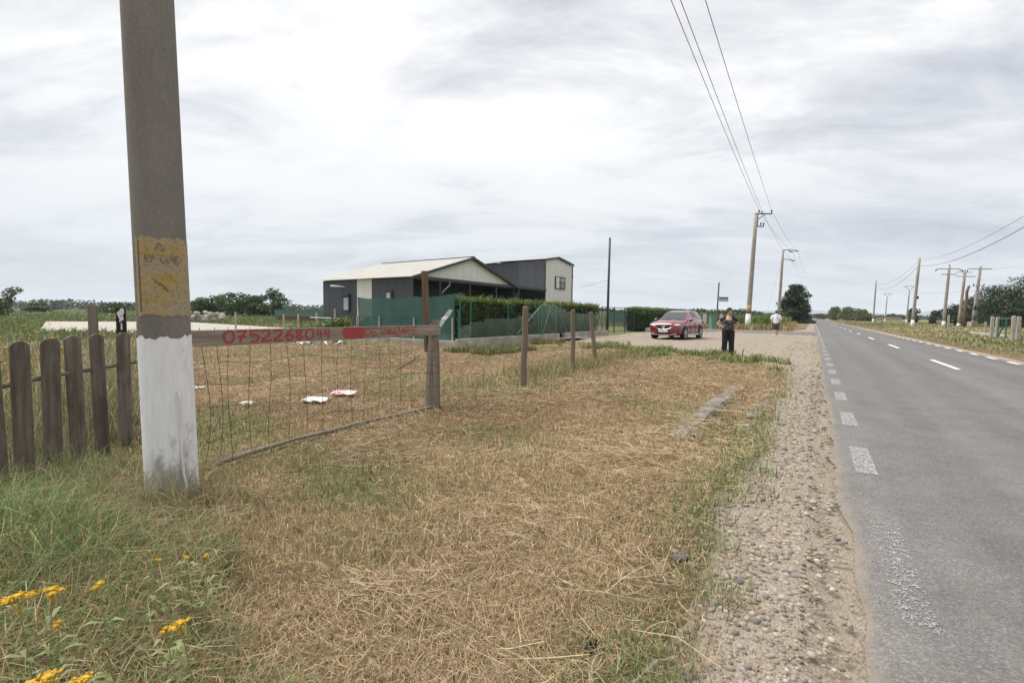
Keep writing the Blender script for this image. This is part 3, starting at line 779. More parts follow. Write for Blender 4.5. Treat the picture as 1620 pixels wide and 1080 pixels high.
def strokes(b, text_fn, glyph, width):
    """text_fn maps (a,b) in the letter's cell to a point and the surface normal there"""
    for line in GLYPH[glyph]:
        pts = []
        for i in range(len(line) - 1):
            for t in (0, 0.34, 0.67): pts.append((line[i][0] * (1 - t) + line[i + 1][0] * t, line[i][1] * (1 - t) + line[i + 1][1] * t))
        pts.append(line[-1])
        P = [text_fn(p[0], p[1]) for p in pts]; L_, R_ = [], []
        for i in range(len(P)):
            p, nn = Vector(P[i][0]), Vector(P[i][1]); t = Vector(P[min(i + 1, len(P) - 1)][0]) - Vector(P[max(i - 1, 0)][0]); w = t.cross(nn)
            w = w.normalized() if w.length > 1e-9 else Vector((0, 0, 1)); k = width * (0.85 + 0.3 * random.random()) / 2
            lift = nn * random.uniform(0, 0.0006); L_.append(p + w * k + lift); R_.append(p - w * k + lift)
        n = len(P); b.add(L_ + R_, [(i, i + 1, n + i + 1, n + i) for i in range(n - 1)])


# ------------------------------------------------------------------ the big concrete pole in front
def front_pole():
    bx, by = -2.50, 3.30; z0 = hz(bx, by)
    t = thing('utility_pole', 'thick concrete utility pole in front with whitewashed foot and yellow painted square', 'pole', (bx, by, z0))
    n = 40; top = 10.2

    def rad(z): return 0.160 - 0.0022 * z

    def ax(z): return (-0.021 * z, 0.004 * z)
    b = MB(); b.tube([(*ax(z), z) for z in (-0.3, 0, 1, 2, 3, 4, 5, 6, 8, top)], [rad(z) for z in (-0.3, 0, 1, 2, 3, 4, 5, 6, 8, top)], n); b.build('shaft', pole_material(), t, True)

    def shell(name, mat, z_lo, z_hi, a0, a1, off, rag, seed, full=False):
        m_ = max(6, int((z_hi - z_lo) / 0.02)); k_ = 60 if full else 40; V, q = [], []
        for j in range(m_ + 1):
            for i in range(k_ + 1):
                a = a0 + (a1 - a0) * i / k_
                e = (float(fbm(np.float64(a * 5), np.float64(seed), seed, 4)) - 0.5) * rag; e2 = (float(fbm(np.float64(a * 5), np.float64(seed + 9), seed + 3, 4)) - 0.5) * rag
                z = z_lo + e2 + (z_hi + e - z_lo - e2) * j / m_
                aa = a + ((float(fbm(np.float64(z * 14), np.float64(i), seed, 3)) - 0.5) * 0.10 if (i in (0, k_) and not full) else 0)
                c = ax(z); r = rad(z) + off; V.append((c[0] + r * math.cos(aa), c[1] + r * math.sin(aa), z))
        q = [(j * (k_ + 1) + i, j * (k_ + 1) + i + 1, (j + 1) * (k_ + 1) + i + 1, (j + 1) * (k_ + 1) + i) for j in range(m_) for i in range(k_)]
        return big_mesh(name, V, q, None, None, mat, t, True)
    w = shell('whitewash', whitewash_material(), -0.05, 1.185, 0, 2 * math.pi, 0.0025, 0.065, 4, True); w['label'] = 'whitewashed foot rubbed through near the ground'
    fc = math.atan2(-by, -bx)             # side facing the road and the camera
    y_ = shell('painted_square', yellow_patch_material(), 1.335, 1.875, fc - 1.05, fc + 1.85, 0.003, 0.05, 6); y_['label'] = 'weathered ochre yellow painted square with faded lettering'
    ink = worn_paint('faded_stencil_ink', 0.47, (0.17, 0.145, 0.09))

    def on(zc, h, a_mid, cell, i):
        def fn(a, b_):
            z = zc + b_ * h; an = a_mid + (i + a * 0.78) * cell; c = ax(z); r = rad(z) + 0.0062
            return (c[0] + r * math.cos(an), c[1] + r * math.sin(an), z), (math.cos(an), math.sin(an), 0)
        return fn
    L = MB(); a0 = fc - 0.62
    strokes(L, on(1.785, 0.055, a0 + 0.42, 0.42, 0), '^', 0.010)
    for i, ch in enumerate('AV COND'):
        if ch != ' ': strokes(L, on(1.70, 0.058, a0, 0.20, i), ch, 0.010)
    L.build('stencil_lettering', ink, y_)
    S = MB(); c_ = on(1.49, 0.10, a0 + 0.35, 0.62, 0); pts = [c_(0, 1), c_(0.35, .62), c_(0.45, .7), c_(1, .15)]
    for i in range(3): S.tube([pts[i][0], pts[i + 1][0]], 0.004, 5)
    S.build('lightning_mark', simple('dark_scratch', (0.16, 0.13, 0.085)), y_)
    R = MB()
    R.tube([(ax(z)[0] + (rad(z) + 0.004) * math.cos(fc - 0.86), ax(z)[1] + (rad(z) + 0.004) * math.sin(fc - 0.86), z) for z in np.linspace(1.36, 1.85, 14)], 0.004, 5); R.build('seam', simple('dark_seam', (0.15, 0.115, 0.07)), y_)
    # cross arms high above, out of the picture, that carry the three cables
    A = MB(); A.box((0.75, 0.0, top - 0.12), (1.7, 0.08, 0.08)); A.tube([(0.02, 0, top - 0.7), (0.85, 0, top - 0.15)], 0.025, 5); A.build('cross_arm', M['steel'], t)
    # loose white rope down the right side
    rp = MB(); pth = []
    for k in range(16):
        z = 0.80 - k * 0.055; an = fc + 0.95 + 0.55 - 0.03 * math.sin(k); c = ax(z); r = rad(z) + 0.018 + 0.012 * math.sin(k * 0.7) + (0.03 if k > 11 else 0)
        pth.append((bx + c[0] + r * math.cos(-0.55), by + c[1] + r * math.sin(-0.55), z0 + z))
    rp.tube(pth, 0.008, 6); o = rp.build('rope', M['white'], None, True); tag(o, 'white rope hanging down the foot of the front concrete pole', 'rope')


front_pole()


# ------------------------------------------------------------------ picket fence
def picket_fence():
    t = thing('picket_fence', 'weathered brown picket fence with rounded tops left of the concrete pole', 'fence', (-3.70, 3.95, hz(-3.7, 3.95)))
    hs = [1.10, 1.11, 1.115, 1.12, 1.125, 1.13]; ws = [0.118, 0.114, 0.120, 0.116, 0.106, 0.110]
    spots = [(-14, 3.13), (30, 3.36), (76, 3.64), (118, 3.93), (157, 4.18), (194, 4.45)]
    pos = [(atY(px, 600, Y)[0] + 3.70, Y - 3.95) for px, Y in spots]; xs = [q[0] for q in pos]; ys = [q[1] for q in pos]
    for k in range(6):
        w, h = ws[k], hs[k]; ol = [(-w / 2, -0.1)]; ol += [(w / 2, -0.1), (w / 2 * 0.99, h - 0.045)]
        for a in np.linspace(0.0, math.pi, 9)[1:-1]: ol.append((w / 2 * math.cos(a), h - 0.045 + 0.048 * math.sin(a)))
        ol.append((-w / 2 * 1.0, h - 0.045))
        b = MB(); an = math.radians(70 + random.uniform(-3, 3)); lean = random.uniform(-0.012, 0.012)
        b.prism(ol, (math.cos(an), math.sin(an), 0), (lean, lean, 1), (math.sin(an), -math.cos(an), 0), (xs[k], ys[k], 0), 0.024)
        b.build('picket', M['picket'], t, bevel=0.003)
    b = MB(); b.tube([(xs[0] - 0.05 , ys[0] - 0.2, 0.77), (xs[2] - 0.045, ys[2] - 0.02, 0.80), (xs[5] - 0.08, ys[5] + 0.25, 0.815)], 0.021, 6); b.build('rail', M['picket'], t)
    b = MB(); b.box((xs[5] + 0.0, 0.78, 0.49), (0.035, 0.09, 1.18), 0.1); b.build('end_board', M['brown_wood'], t, bevel=0.003)
    # posts behind it
    x, y, _ = atY(153, 640, 4.75); b = MB(); b.box((0, 0, 0.63), (0.07, 0.06, 1.5), 0.5)
    p = b.build('fence_post', M['grey_wood'], bevel=0.004); p.location = (x, y, hz(x, y)); tag(p, 'thin brown wooden post behind the fourth visible picket', 'post')
    x, y, _ = atY(197, 640, 4.9); t2 = thing('marker_post', 'black marker post with peeling white paint behind the rightmost picket', 'post', (x, y, hz(x, y)), 0.7)
    b = MB(); b.box((0, 0, 0.61), (0.085, 0.085, 1.52)); b.build('post_body', simple('tarred_wood', (0.02, 0.018, 0.017), None, 10, 0.8, 0.2), t2, bevel=0.005)
    b = MB()
    for k in range(26):
        z = 1.36 - 0.29 * random.random() ** 1.4; sgn = random.choice((0, 1)); w_ = random.uniform(0.010, 0.024); hh = random.uniform(0.03, 0.08); o = random.uniform(-0.026, 0.026)
        ol = [(-w_ / 2, 0), (w_ / 2, 0.006), (w_ / 2 * 0.8, hh), (-w_ / 2 * 0.7, hh * 0.9)]
        z = min(z, 1.362 - hh)
        if sgn: b.prism(ol, (1, 0, 0), (0, 0, 1), (0, -1, 0), (o, -0.0428 - 0.0003 * k * 0.1, z), 0.002)
        else: b.prism(ol, (0, 1, 0), (0, 0, 1), (1, 0, 0), (0.0428 + 0.0003 * k * 0.1, o, z), 0.002)
    b.build('peeling_paint', M['white_wash'], t2)['kind'] = 'stuff'


picket_fence()


# ------------------------------------------------------------------ wire gate with the painted board
GA, GB = np.array([-2.70, 3.66]), np.array([-1.02, 6.28])


def wire_gate():
    L_ = float(np.hypot(*(GB - GA))); dr = (GB - GA) / L_; ang = math.atan2(dr[1], dr[0])
    zb = hz(*((GA + GB) / 2)); t = thing('wire_gate', 'rusty wire mesh gate hung under a board painted with red lettering', 'gate', (GA[0], GA[1], zb), ang)

    def along(px, Y0=None):
        """distance along the gate of a picture column"""
        d = ray(px, 540); k = d[0] / d[1]; return float((k * GA[1] - GA[0]) / (dr[0] - k * dr[1]))
    zl, zr, hh = 1.072, 1.075, 0.138         # board centre heights and width
    fx = L_ + 0.05; b = MB(); vs = []
    for x, z in ((0.0, zl), (fx, zr)):
        for yy in (0.0, 0.028):
            for q in (-1, 1): vs.append((x, yy, z + q * hh / 2))
    b.add(vs, [(0, 1, 3, 2), (4, 6, 7, 5), (0, 4, 5, 1), (2, 3, 7, 6), (1, 5, 7, 3), (0, 2, 6, 4)])
    bd = b.build('board', M['board'], t, bevel=0.003)

    def fn(x0, x1, lo, hi):
        def f(a, b_):
            x = x0 + (x1 - x0) * a; z = zl + (zr - zl) * x / fx + (-hh / 2 + hh * (lo + (hi - lo) * b_)); return (x, -0.0022, z), (0, -1, 0)
        return f
    num = [('0', 353, 371), ('7', 374, 390), ('5', 394, 411), ('2', 412, 430), ('2', 432, 448), ('6', 451, 465), ('8', 467, 480), ('0', 483, 497), ('4', 501, 510), ('4', 513, 522)]
    word = [('D', 579, 586), ('E', 588, 597), ('.', 598, 602), ('V', 602, 609), ('A', 609.5, 616), ('N', 616.5, 624), ('Z', 625, 633), ('A', 634, 640), ('R', 641, 649), ('E', 651, 661)]
    for nm, seq, w_, lo, hi in (('number_lettering', num, 0.021, 0.16, 0.92), ('sale_lettering', word, 0.015, 0.2, 0.88)):
        b = MB()
        for ch, a0, a1 in seq: strokes(b, fn(along(a0), along(a1), lo, hi), ch, w_)
        b.build(nm, M['red_paint'], bd)
    b = MB(); x0, x1 = along(541), along(578); f = fn(x0, x1, 0.06, 0.97); ol = [(0.0, .55), (.05, .82), (.12, 1), (1, 1), (.98, .6), (.95, 0), (.1, .02), (.06, .3)]
    b.add([f(*p)[0] for p in ol], [tuple(range(len(ol)))]); b.build('red_block', M['red_paint'], bd)
    for x in (0.1, 0.6, 1.2, 1.8, 2.4, 2.95, 3.05): b = MB(); z = zl + random.uniform(-.03, .03); b.tube([(x, -0.005, z), (x, 0.01, z)], 0.006, 6); b.build('nail', M['rust'], bd)
    # bottom pole on the grass
    zz = lambda x: hz(*(GA + dr * x)) - zb
    b = MB(); b.tube([(x, 0.02 + 0.03 * math.sin(x * 3), zz(x) + 0.035 + 0.012 * math.sin(x * 2.1)) for x in np.linspace(0.28, L_ - 0.05, 12)], [0.022 + 0.004 * math.sin(k * 1.7) for k in range(12)], 8); b.build('bottom_pole', M['grey_wood'], t, True)
    xs = [along(p) for p in (322, 343, 363, 397, 428, 458, 486, 512, 536, 559, 580, 602, 620, 637, 653)]
    for k, x in enumerate(xs):
        b = MB(); pth = []
        for z in np.linspace(zl + 0.09, zz(min(x, L_)) + 0.03, 9):
            pth.append((x + 0.012 * math.sin(z * 5 + k) + (0.05 * math.sin((zl - z) * 2.8) if k < 2 else 0), 0.032 + 0.015 * math.sin(z * 3 + k * 2), z))
        b.tube(pth, 0.0026, 4); b.build('wire', M['rust'], t)
    for k, z in enumerate((0.86, 0.68, 0.52, 0.37, 0.22)):
        b = MB(); b.tube([(x, 0.034 + 0.01 * math.sin(x * 5 + k), z - 0.03 + 0.02 * math.sin(x * 2.2 + k * 1.3) + 0.02 * math.sin(x * 7 + k)) for x in np.linspace(0.02, L_, 26)], 0.0022, 4); b.build('wire', M['rust'], t)
    # gate post: a split trunk with a tall stake nailed behind
    p = thing('gate_post', 'grey split gate post with tall stake and red mark carrying the painted board', 'post', (GB[0], GB[1], hz(*GB)), ang)
    b = MB(); prof = []
    b.tube([(0.0, 0.105, -0.2), (-0.015, 0.105, 0.35), (0.0, 0.10, 0.8), (0.01, 0.10, 1.19)], [0.092, 0.09, 0.078, 0.07], 9); b.build('post_half', M['grey_wood'], p, bevel=0.0)
    b = MB(); b.tube([(0.115, 0.14, -0.2), (0.10, 0.14, 0.4), (0.088, 0.13, 0.85), (0.085, 0.13, 1.0)], [0.065, 0.062, 0.055, 0.048], 8); b.build('post_half', M['post_wood'], p)
    b = MB(); b.box((-0.045, 0.185, 1.35), (0.085, 0.055, 1.12), 0, (0.0, -0.055)); b.build('stake', M['brown_wood'], p, bevel=0.006)
    b = MB(); b.box((-0.085, 0.19, 1.70), (0.035, 0.05, 0.36), 0, (0.0, -0.03)); b.build('stake_strip', M['brown_wood'], p, bevel=0.004)
    b = MB(); b.box((0.03, 0.016, 1.10), (0.11, 0.05, 0.17)) if False else b.box((0.035, 0.075, 1.185), (0.10, 0.05, 0.10)); b.build('head_block', M['grey_wood'], p, bevel=0.004)
    b = MB(); b.prism([(-0.009, 0), (0.009, 0.004), (0.011, 0.075), (-0.008, 0.085)], (1, 0, 0), (0, 0, 1), (0, -1, 0), (0.01, 0.024, 0.86), 0.002); b.build('red_mark', M['red_paint'], p)
    for z in (0.16, 0.3, 0.5, 0.62, 0.74, 0.83):
        b = MB(); c = [( (0.095) * math.cos(a), 0.105 + 0.095 * math.sin(a), z + 0.02 * math.sin(a + z * 9)) for a in np.linspace(0, 2 * math.pi, 15)]
        b.tube(c, 0.0028, 4, False); b.build('binding_wire', M['rust'], p)


M['board'] = None


def board_wood():
    m, nt, b = nmat('board_wood'); g = noise(nt, 26, 8, 0.65, (0.05, 1, 1), dist=0.6); p = noise(nt, 4, 6, 0.6, (0.4, 1, 1))
    c = ramp(nt, g.outputs['Fac'], [(0.3, (0.14, 0.115, 0.09)), (0.5, (0.25, 0.21, 0.165)), (0.7, (0.34, 0.295, 0.24))]); c = mixc(nt, ramp(nt, p.outputs['Fac'], [(0.45, 0.0), (0.65, 0.5)]), c, (0.2, 0.165, 0.13))
    nt.links.new(c, b.inputs['Base Color']); b.inputs['Roughness'].default_value = 0.9; bump(nt, b, g.outputs['Fac'], 0.5, 0.005); return m


M['board'] = board_wood()
wire_gate()


M['old_concrete'] = simple('mossy_concrete', (0.26, 0.23, 0.19), (0.11, 0.095, 0.075), 7, 0.95, 0.6, bscale=24, bdist=0.02)


def line_posts():
    for (x, y, h, w, lx, ly, lab) in ((0.21, 8.2, 1.43, 0.056, 0.03, 0.0, 'wooden fence post nearest the gate post, standing in dry grass'),
                                      (1.40, 10.35, 1.39, 0.052, -0.02, 0.05, 'middle one of the three wooden posts along the missing fence'),
                                      (2.42, 13.1, 1.40, 0.06, -0.16, 0.1, 'leaning wooden post farthest along the missing fence')):
        b = MB(); pts, rr = [], []
        for k, z in enumerate(np.linspace(-0.15, h, 7)): pts.append((lx * z / h + 0.006 * math.sin(k * 2 + x), ly * z / h, z)); rr.append(w * (1.08 - 0.16 * z / h))
        pts.append((lx * 1.01, ly, h + 0.02)); rr.append(w * 0.6)
        b.tube(pts, rr, 8); o = b.build('fence_post', M['post_wood'], None, False); o.location = (x, y, hz(x, y)); tag(o, lab, 'post', 'posts of the missing fence')
    # culvert head beams
    x0, y0 = us(-1.16, 5.05); x1, y1 = us(-1.16, 9.55)
    t = thing('concrete_beam', 'long grey concrete beam half sunk in the mown grass', 'beam', (x0, y0, hz(x0, y0)), ROADZ)
    b = MB(); n = 14; rings = []
    for k in range(n + 1):
        s = 4.5 * k / n; j = lambda q: (float(fbm(np.float64(s * 2.0), np.float64(q), 7, 3)) - 0.5) * 0.06
        zt = 0.014 + 0.03 * math.sin(math.pi * min(1, s / 4.5 + 0.2)) + j(1)
        rings += [(s, 0.14 + j(2), -0.15), (s, 0.125 + j(3), zt - 0.02), (s, 0.10 + j(4), zt), (s, -0.06 + j(5), zt - 0.01), (s, -0.085 + j(6), zt - 0.05), (s, -0.09, -0.2)]
    f = [tuple(range(5, -1, -1)), tuple(n * 6 + i for i in range(6))] + [(k * 6 + i, k * 6 + (i + 1) % 6, (k + 1) * 6 + (i + 1) % 6, (k + 1) * 6 + i) for k in range(n) for i in range(6)]
    b.add(rings, f); b.build('beam_body', M['old_concrete'], t)
    for k, (u, s, w, l) in enumerate(((-0.64, 6.15, 0.16, 0.5), (-0.62, 7.0, 0.17, 0.62), (-0.60, 7.75, 0.14, 0.45), (-0.57, 8.9, 0.13, 0.5))):
        x, y = us(u, s); b = MB(); ol = [(l / 2 * math.cos(a) * random.uniform(.85, 1.1), w / 2 * math.sin(a) * random.uniform(.8, 1.15)) for a in np.linspace(0, 2 * math.pi, 11)[:-1]]
        b.prism(ol, (1, 0, 0), (0, 1, 0), (0, 0, 1), (0, 0, -0.1), 0.112 + random.uniform(0, 0.015)); o = b.build('concrete_lump', M['old_concrete'], bevel=0.012); o.location = (x, y, hz(x, y)); o.rotation_euler = (0.05, 0.04, ROADZ + random.uniform(-.2, .2))
        tag(o, ['nearest', 'second nearest', 'third nearest', 'farthest'][k] + ' pale concrete lump in the grass between long beam and gravel', 'concrete', 'lumps of the broken second beam')


line_posts()

# ------------------------------------------------------------------ foliage
def leaf_cloud(name, centres, radii, n, size, cols, mat, parent=None, droop=0.0, shell=0.55, aspect=0.5):
    """n small leaf faces spread through ellipsoid clumps"""
    centres, radii = np.asarray(centres, float), np.asarray(radii, float)
    if radii.ndim == 1: radii = np.repeat(radii[:, None], 3, 1)
    w = (radii[:, 0] * radii[:, 1] * radii[:, 2]) ** 0.66; k = rs.choice(len(centres), n, p=w / w.sum())
    d = rs.randn(n, 3); d /= np.linalg.norm(d, axis=1)[:, None]; rr = (shell + (1 - shell) * rs.rand(n)) * (0.85 + 0.35 * rs.rand(n))
    P = centres[k] + d * radii[k] * rr[:, None]
    if droop: P[:, 2] -= droop * rs.rand(n) ** 2
    nr = d * 0.7 + rs.randn(n, 3) * 0.7; nr[:, 2] += 0.35; nr /= np.linalg.norm(nr, axis=1)[:, None]
    a = np.cross(nr, rs.randn(n, 3)); a /= np.linalg.norm(a, axis=1)[:, None] + 1e-9; b = np.cross(nr, a)
    if droop: a = a * 0.4; a[:, 2] -= 0.9; a /= np.linalg.norm(a, axis=1)[:, None]
    sz = size * (0.6 + 0.8 * rs.rand(n))[:, None]
    V = np.stack([P - a * sz, P + b * sz * aspect, P + a * sz, P - b * sz * aspect], 1)
    cl = np.asarray(cols)[rs.randint(0, len(cols), len(centres))][k] * (0.7 + 0.6 * rs.rand(n, 1)) * (0.94 + 0.12 * rs.rand(n, 3))
    q = np.arange(n * 4).reshape(-1, 4)
    return big_mesh(name, V.reshape(-1, 3), q, None, np.repeat(np.clip(cl, 0.004, 0.8), 4, 0), mat, parent)


GREENS = [(0.055, 0.088, 0.032), (0.072, 0.108, 0.038), (0.046, 0.074, 0.03), (0.088, 0.118, 0.042)]
OLIVE = [(0.12, 0.14, 0.045), (0.10, 0.125, 0.04), (0.14, 0.15, 0.055)]
DARK = [(0.030, 0.052, 0.022), (0.040, 0.066, 0.026), (0.024, 0.042, 0.018)]


def tree(name, label, cat, x, y, h, w, n, size, cols, group=None, trunk_h=0.25, shape='round', droop=0.0, seed=0, clumps=None):
    r = np.random.RandomState(seed + 5); t = thing(name, label, cat, (x, y, hz(x, y) if math.hypot(x, y) < 60 else 0), r.rand() * 6, group)
    C, R = [], []; k = clumps or 16
    for i in range(k):
        f = (i + 0.5) / k; z = h * (trunk_h + (0.93 - trunk_h) * f)
        if shape == 'cone': env = (1 - f) ** 0.62 * 0.9 + 0.10
        elif shape == 'umbrella': env = 0.35 + 0.75 * f
        else: env = math.sqrt(max(0.05, 1 - (2 * f - 0.9) ** 2))
        a = r.rand() * 6.28; q = w / 2 * env * (0.25 + 0.5 * r.rand()); C.append((q * math.cos(a), q * math.sin(a), z)); R.append([w * (0.17 + 0.11 * r.rand()) * (0.6 + 0.5 * env)] * 2 + [h * (0.08 + 0.05 * r.rand())])
    b = MB(); b.tube([(0, 0, -0.1), (0.02 * h * r.randn() * 0.3, 0, h * 0.3), (0.02 * h * r.randn() * 0.5, 0, h * 0.75)], [h * 0.028, h * 0.02, h * 0.007], 7)
    for i in range(min(9, k)):
        c = C[int(i * k / 9)] if k > 9 else C[i]; z0 = max(0.2 * h, c[2] - 0.16 * h); b.tube([(0, 0, z0 * 0.85), (c[0] * 0.5, c[1] * 0.5, (z0 * 0.85 + c[2]) / 2), c], [h * 0.011, h * 0.008, h * 0.003], 5)
    b.build('trunk', M['bark'], t); leaf_cloud('crown', C, R, n, size, cols, M['leaf'], t, droop)
    return t


def field_tufts(name, label, xy, hg, wd, cols, cat='grass', lean=0.5):
    x, y = xy; n = len(x); col = np.asarray(cols)[rs.randint(0, len(cols), n)] * (0.7 + 0.6 * rs.rand(n, 1))
    return tag(blades(name, x, y, hg, wd, lean * (0.3 + rs.rand(n)), col, M['straw']), label, cat, kind='stuff')


def strip(n, u0, u1, s0, s1, p=1.0):
    u = u0 + (u1 - u0) * rs.rand(n); s = s0 * (s1 / s0) ** rs.rand(n) if s0 > 0 else s0 + (s1 - s0) * rs.rand(n)
    return s * D[0] + u * NR[0], s * D[1] + u * NR[1], u, s


def middle_vegetation():
    G, Y_, B = (0.115, 0.165, 0.05), (0.34, 0.27, 0.135), (0.25, 0.18, 0.10)
    # green weeds in front of the woman and round the apron's lip
    x, y, u, s = strip(26000, -7.6, -0.35, 13.0, 19.6); k = fbm(x * 0.9, y * 0.9, 201, 3)
    lip = np.interp(u, [-7.6, -5.2, -2.2, -0.9, -0.35], [17.8, 17.0, 15.6, 13.9, 13.4]); keep = (np.abs(s - lip) < 1.5 + 1.6 * (k - 0.5)) & (k > 0.40) & (rs.rand(len(x)) < sstep(0.36, 0.6, fbm(x * 2.3, y * 2.3, 203, 3))); x, y, u, s, k = x[keep], y[keep], u[keep], s[keep], k[keep]
    field_tufts('green_weeds', 'low patch of bright green weeds before the gravel apron', (x, y), (0.08 + 0.24 * rs.rand(len(x))) * sstep(0.25, 0.65, k), 0.014 + 0.02 * rs.rand(len(x)), [(0.17, 0.23, 0.07), (0.22, 0.265, 0.09), (0.145, 0.20, 0.065), (0.36, 0.31, 0.16)], 'weeds', 0.7)
    # rank dry grass and weeds round the line posts and along the plinth
    x, y, u, s = strip(15000, -6.6, -4.2, 6.2, 14.6); k = fbm(x * 1.1, y * 1.1, 211, 3); keep = rs.rand(len(x)) < sstep(0.35, 0.62, k) * np.exp(-((u + 4.9) / 0.7) ** 2) * (0.3 + 0.7 * sstep(7.0, 10.0, s)); x, y = x[keep], y[keep]
    field_tufts('post_grass', 'rank grass grown up round the feet of the leaning posts', (x, y), 0.08 + 0.26 * rs.rand(len(x)) ** 1.5, 0.008 + 0.007 * rs.rand(len(x)), [(0.16, 0.2, 0.08), Y_, (0.40, 0.33, 0.19), (0.25, 0.24, 0.11)])
    x, y, u, s = strip(16000, -11.2, -8.6, 11.5, 20); k = fbm(x * 0.8, y * 0.8, 221, 3); keep = (k > 0.5); x, y = x[keep], y[keep]
    field_tufts('plinth_weeds', 'patchy weeds growing before the concrete fence plinth', (x, y), 0.05 + 0.22 * rs.rand(len(x)), 0.02 + 0.02 * rs.rand(len(x)), [G, Y_, (0.16, 0.18, 0.07)])
    # right side of the road
    x, y, u, s = strip(150000, 5.75, 70, 11, 240); k = fbm(x * 0.12, y * 0.12, 231, 4); r = np.hypot(x, y); keep = (rs.rand(len(x)) < 0.3 + sstep(0.3, 0.6, k)) & (rs.rand(len(x)) < sstep(5.6, 7.4, u) + 0.15); x, y, u, k, r = x[keep], y[keep], u[keep], k[keep], r[keep]; n = len(x)
    col = np.where((rs.rand(n) < sstep(0.40, 0.6, k))[:, None], jitter((0.22, 0.22, 0.105), n, 0.25), jitter((0.35, 0.295, 0.165), n, 0.25))
    hg = (0.06 + 0.24 * rs.rand(n) ** 1.7) * (0.5 + 0.6 * sstep(6, 11, u)); tag(blades('roadside_grass', x, y, hg, (0.008 + 0.0014 * r) * (0.7 + 0.6 * rs.rand(n)), 0.3 + 0.7 * rs.rand(n), col, M['straw']), 'dry yellow and green grass along the far side of the road', 'grass', kind='stuff')
    # left plot: meadow between slab, hall and horizon
    a = np.radians(-58 + 62 * rs.rand(110000)); r = 17 * (330 / 17) ** rs.rand(110000); x, y = r * np.sin(a), r * np.cos(a); u, s = to_us(x, y)
    keep = ~in_poly(x, y, SLAB) & (u < -12) & ~((s > 25.8) & (s < 56) & (u < -26.4) & (u > -39)) & ~((s > 13.6) & (u > -19)) & ((r > 27) | (x < -19)); x, y, r = x[keep], y[keep], r[keep]; n = len(x); k = fbm(x * 0.09, y * 0.09, 241, 4)
    col = np.where((rs.rand(n) < 0.25 + 0.75 * sstep(0.35, 0.6, k))[:, None], jitter((0.16, 0.20, 0.08), n, 0.3), jitter((0.34, 0.29, 0.16), n, 0.3))
    tag(blades('meadow', x, y, 0.10 + 0.36 * rs.rand(n), (0.008 + 0.0018 * r) * (0.7 + 0.6 * rs.rand(n)), 0.3 + 0.6 * rs.rand(n), col, M['straw']), 'green and yellow meadow behind the plot on the left', 'meadow', kind='stuff')
    # rough weeds behind the picket fence
    x, y = polar(9000, 4.6, 22, -66, -38); u, s = to_us(x, y); kk = (x < -3.9 - 0.55 * (y - 4.2) * 0.45) & (fbm(x * 0.6, y * 0.6, 251, 3) > 0.36) & ~in_poly(x, y, SLAB); x, y = x[kk], y[kk]; r = np.hypot(x, y); n = len(x)
    col = np.where((rs.rand(n) < 0.6)[:, None], jitter((0.20, 0.225, 0.11), n, 0.4), jitter((0.40, 0.35, 0.22), n, 0.4))
    tag(blades('thicket_weeds', x, y, 0.2 + 0.75 * rs.rand(n) * sstep(4, 8, r), 0.004 + 0.0008 * r, 0.2 + 0.6 * rs.rand(n), col, M['straw']), 'thin tall weeds growing behind the picket fence', 'weeds', kind='stuff')
    # green crop and dry grass beyond the side lane
    x, y, u, s = strip(60000, -75, -1.6, 51, 130); keep = (u < -1.6 - 0.02 * (s - 50)); x, y, u, s = x[keep], y[keep], u[keep], s[keep]; n = len(x); crop = (s > 60) & (u < -4)
    hg = np.where(crop, 1.0 + 0.9 * rs.rand(n), 0.25 + 0.5 * rs.rand(n)); col = np.where((crop & (rs.rand(n) < 0.9))[:, None], jitter((0.11, 0.17, 0.045), n, 0.4), jitter((0.29, 0.235, 0.115), n, 0.35))
    tag(blades('crop_field', x, y, hg, 0.06 + 0.10 * rs.rand(n), 0.2 + 0.5 * rs.rand(n), col, M['straw']), 'green crop with dry grass before it beyond the side lane', 'crop', kind='stuff')
    # grass tuft at the foot of the far pole
    x0, y0 = us(-5.3, 55.4); a = rs.rand(1500) * 6.28; q = rs.rand(1500) ** 0.5; x, y = x0 + 2.6 * q * np.cos(a) - 0.3, y0 + 1.6 * q * np.sin(a) - 1.6
    field_tufts('pole_grass', 'grass tuft round the foot of the whitewashed far pole', (x, y), 0.15 + 0.5 * rs.rand(1500) * (1 - q), 0.06 + 0.04 * rs.rand(1500), [G, (0.16, 0.2, 0.07), Y_])


middle_vegetation()


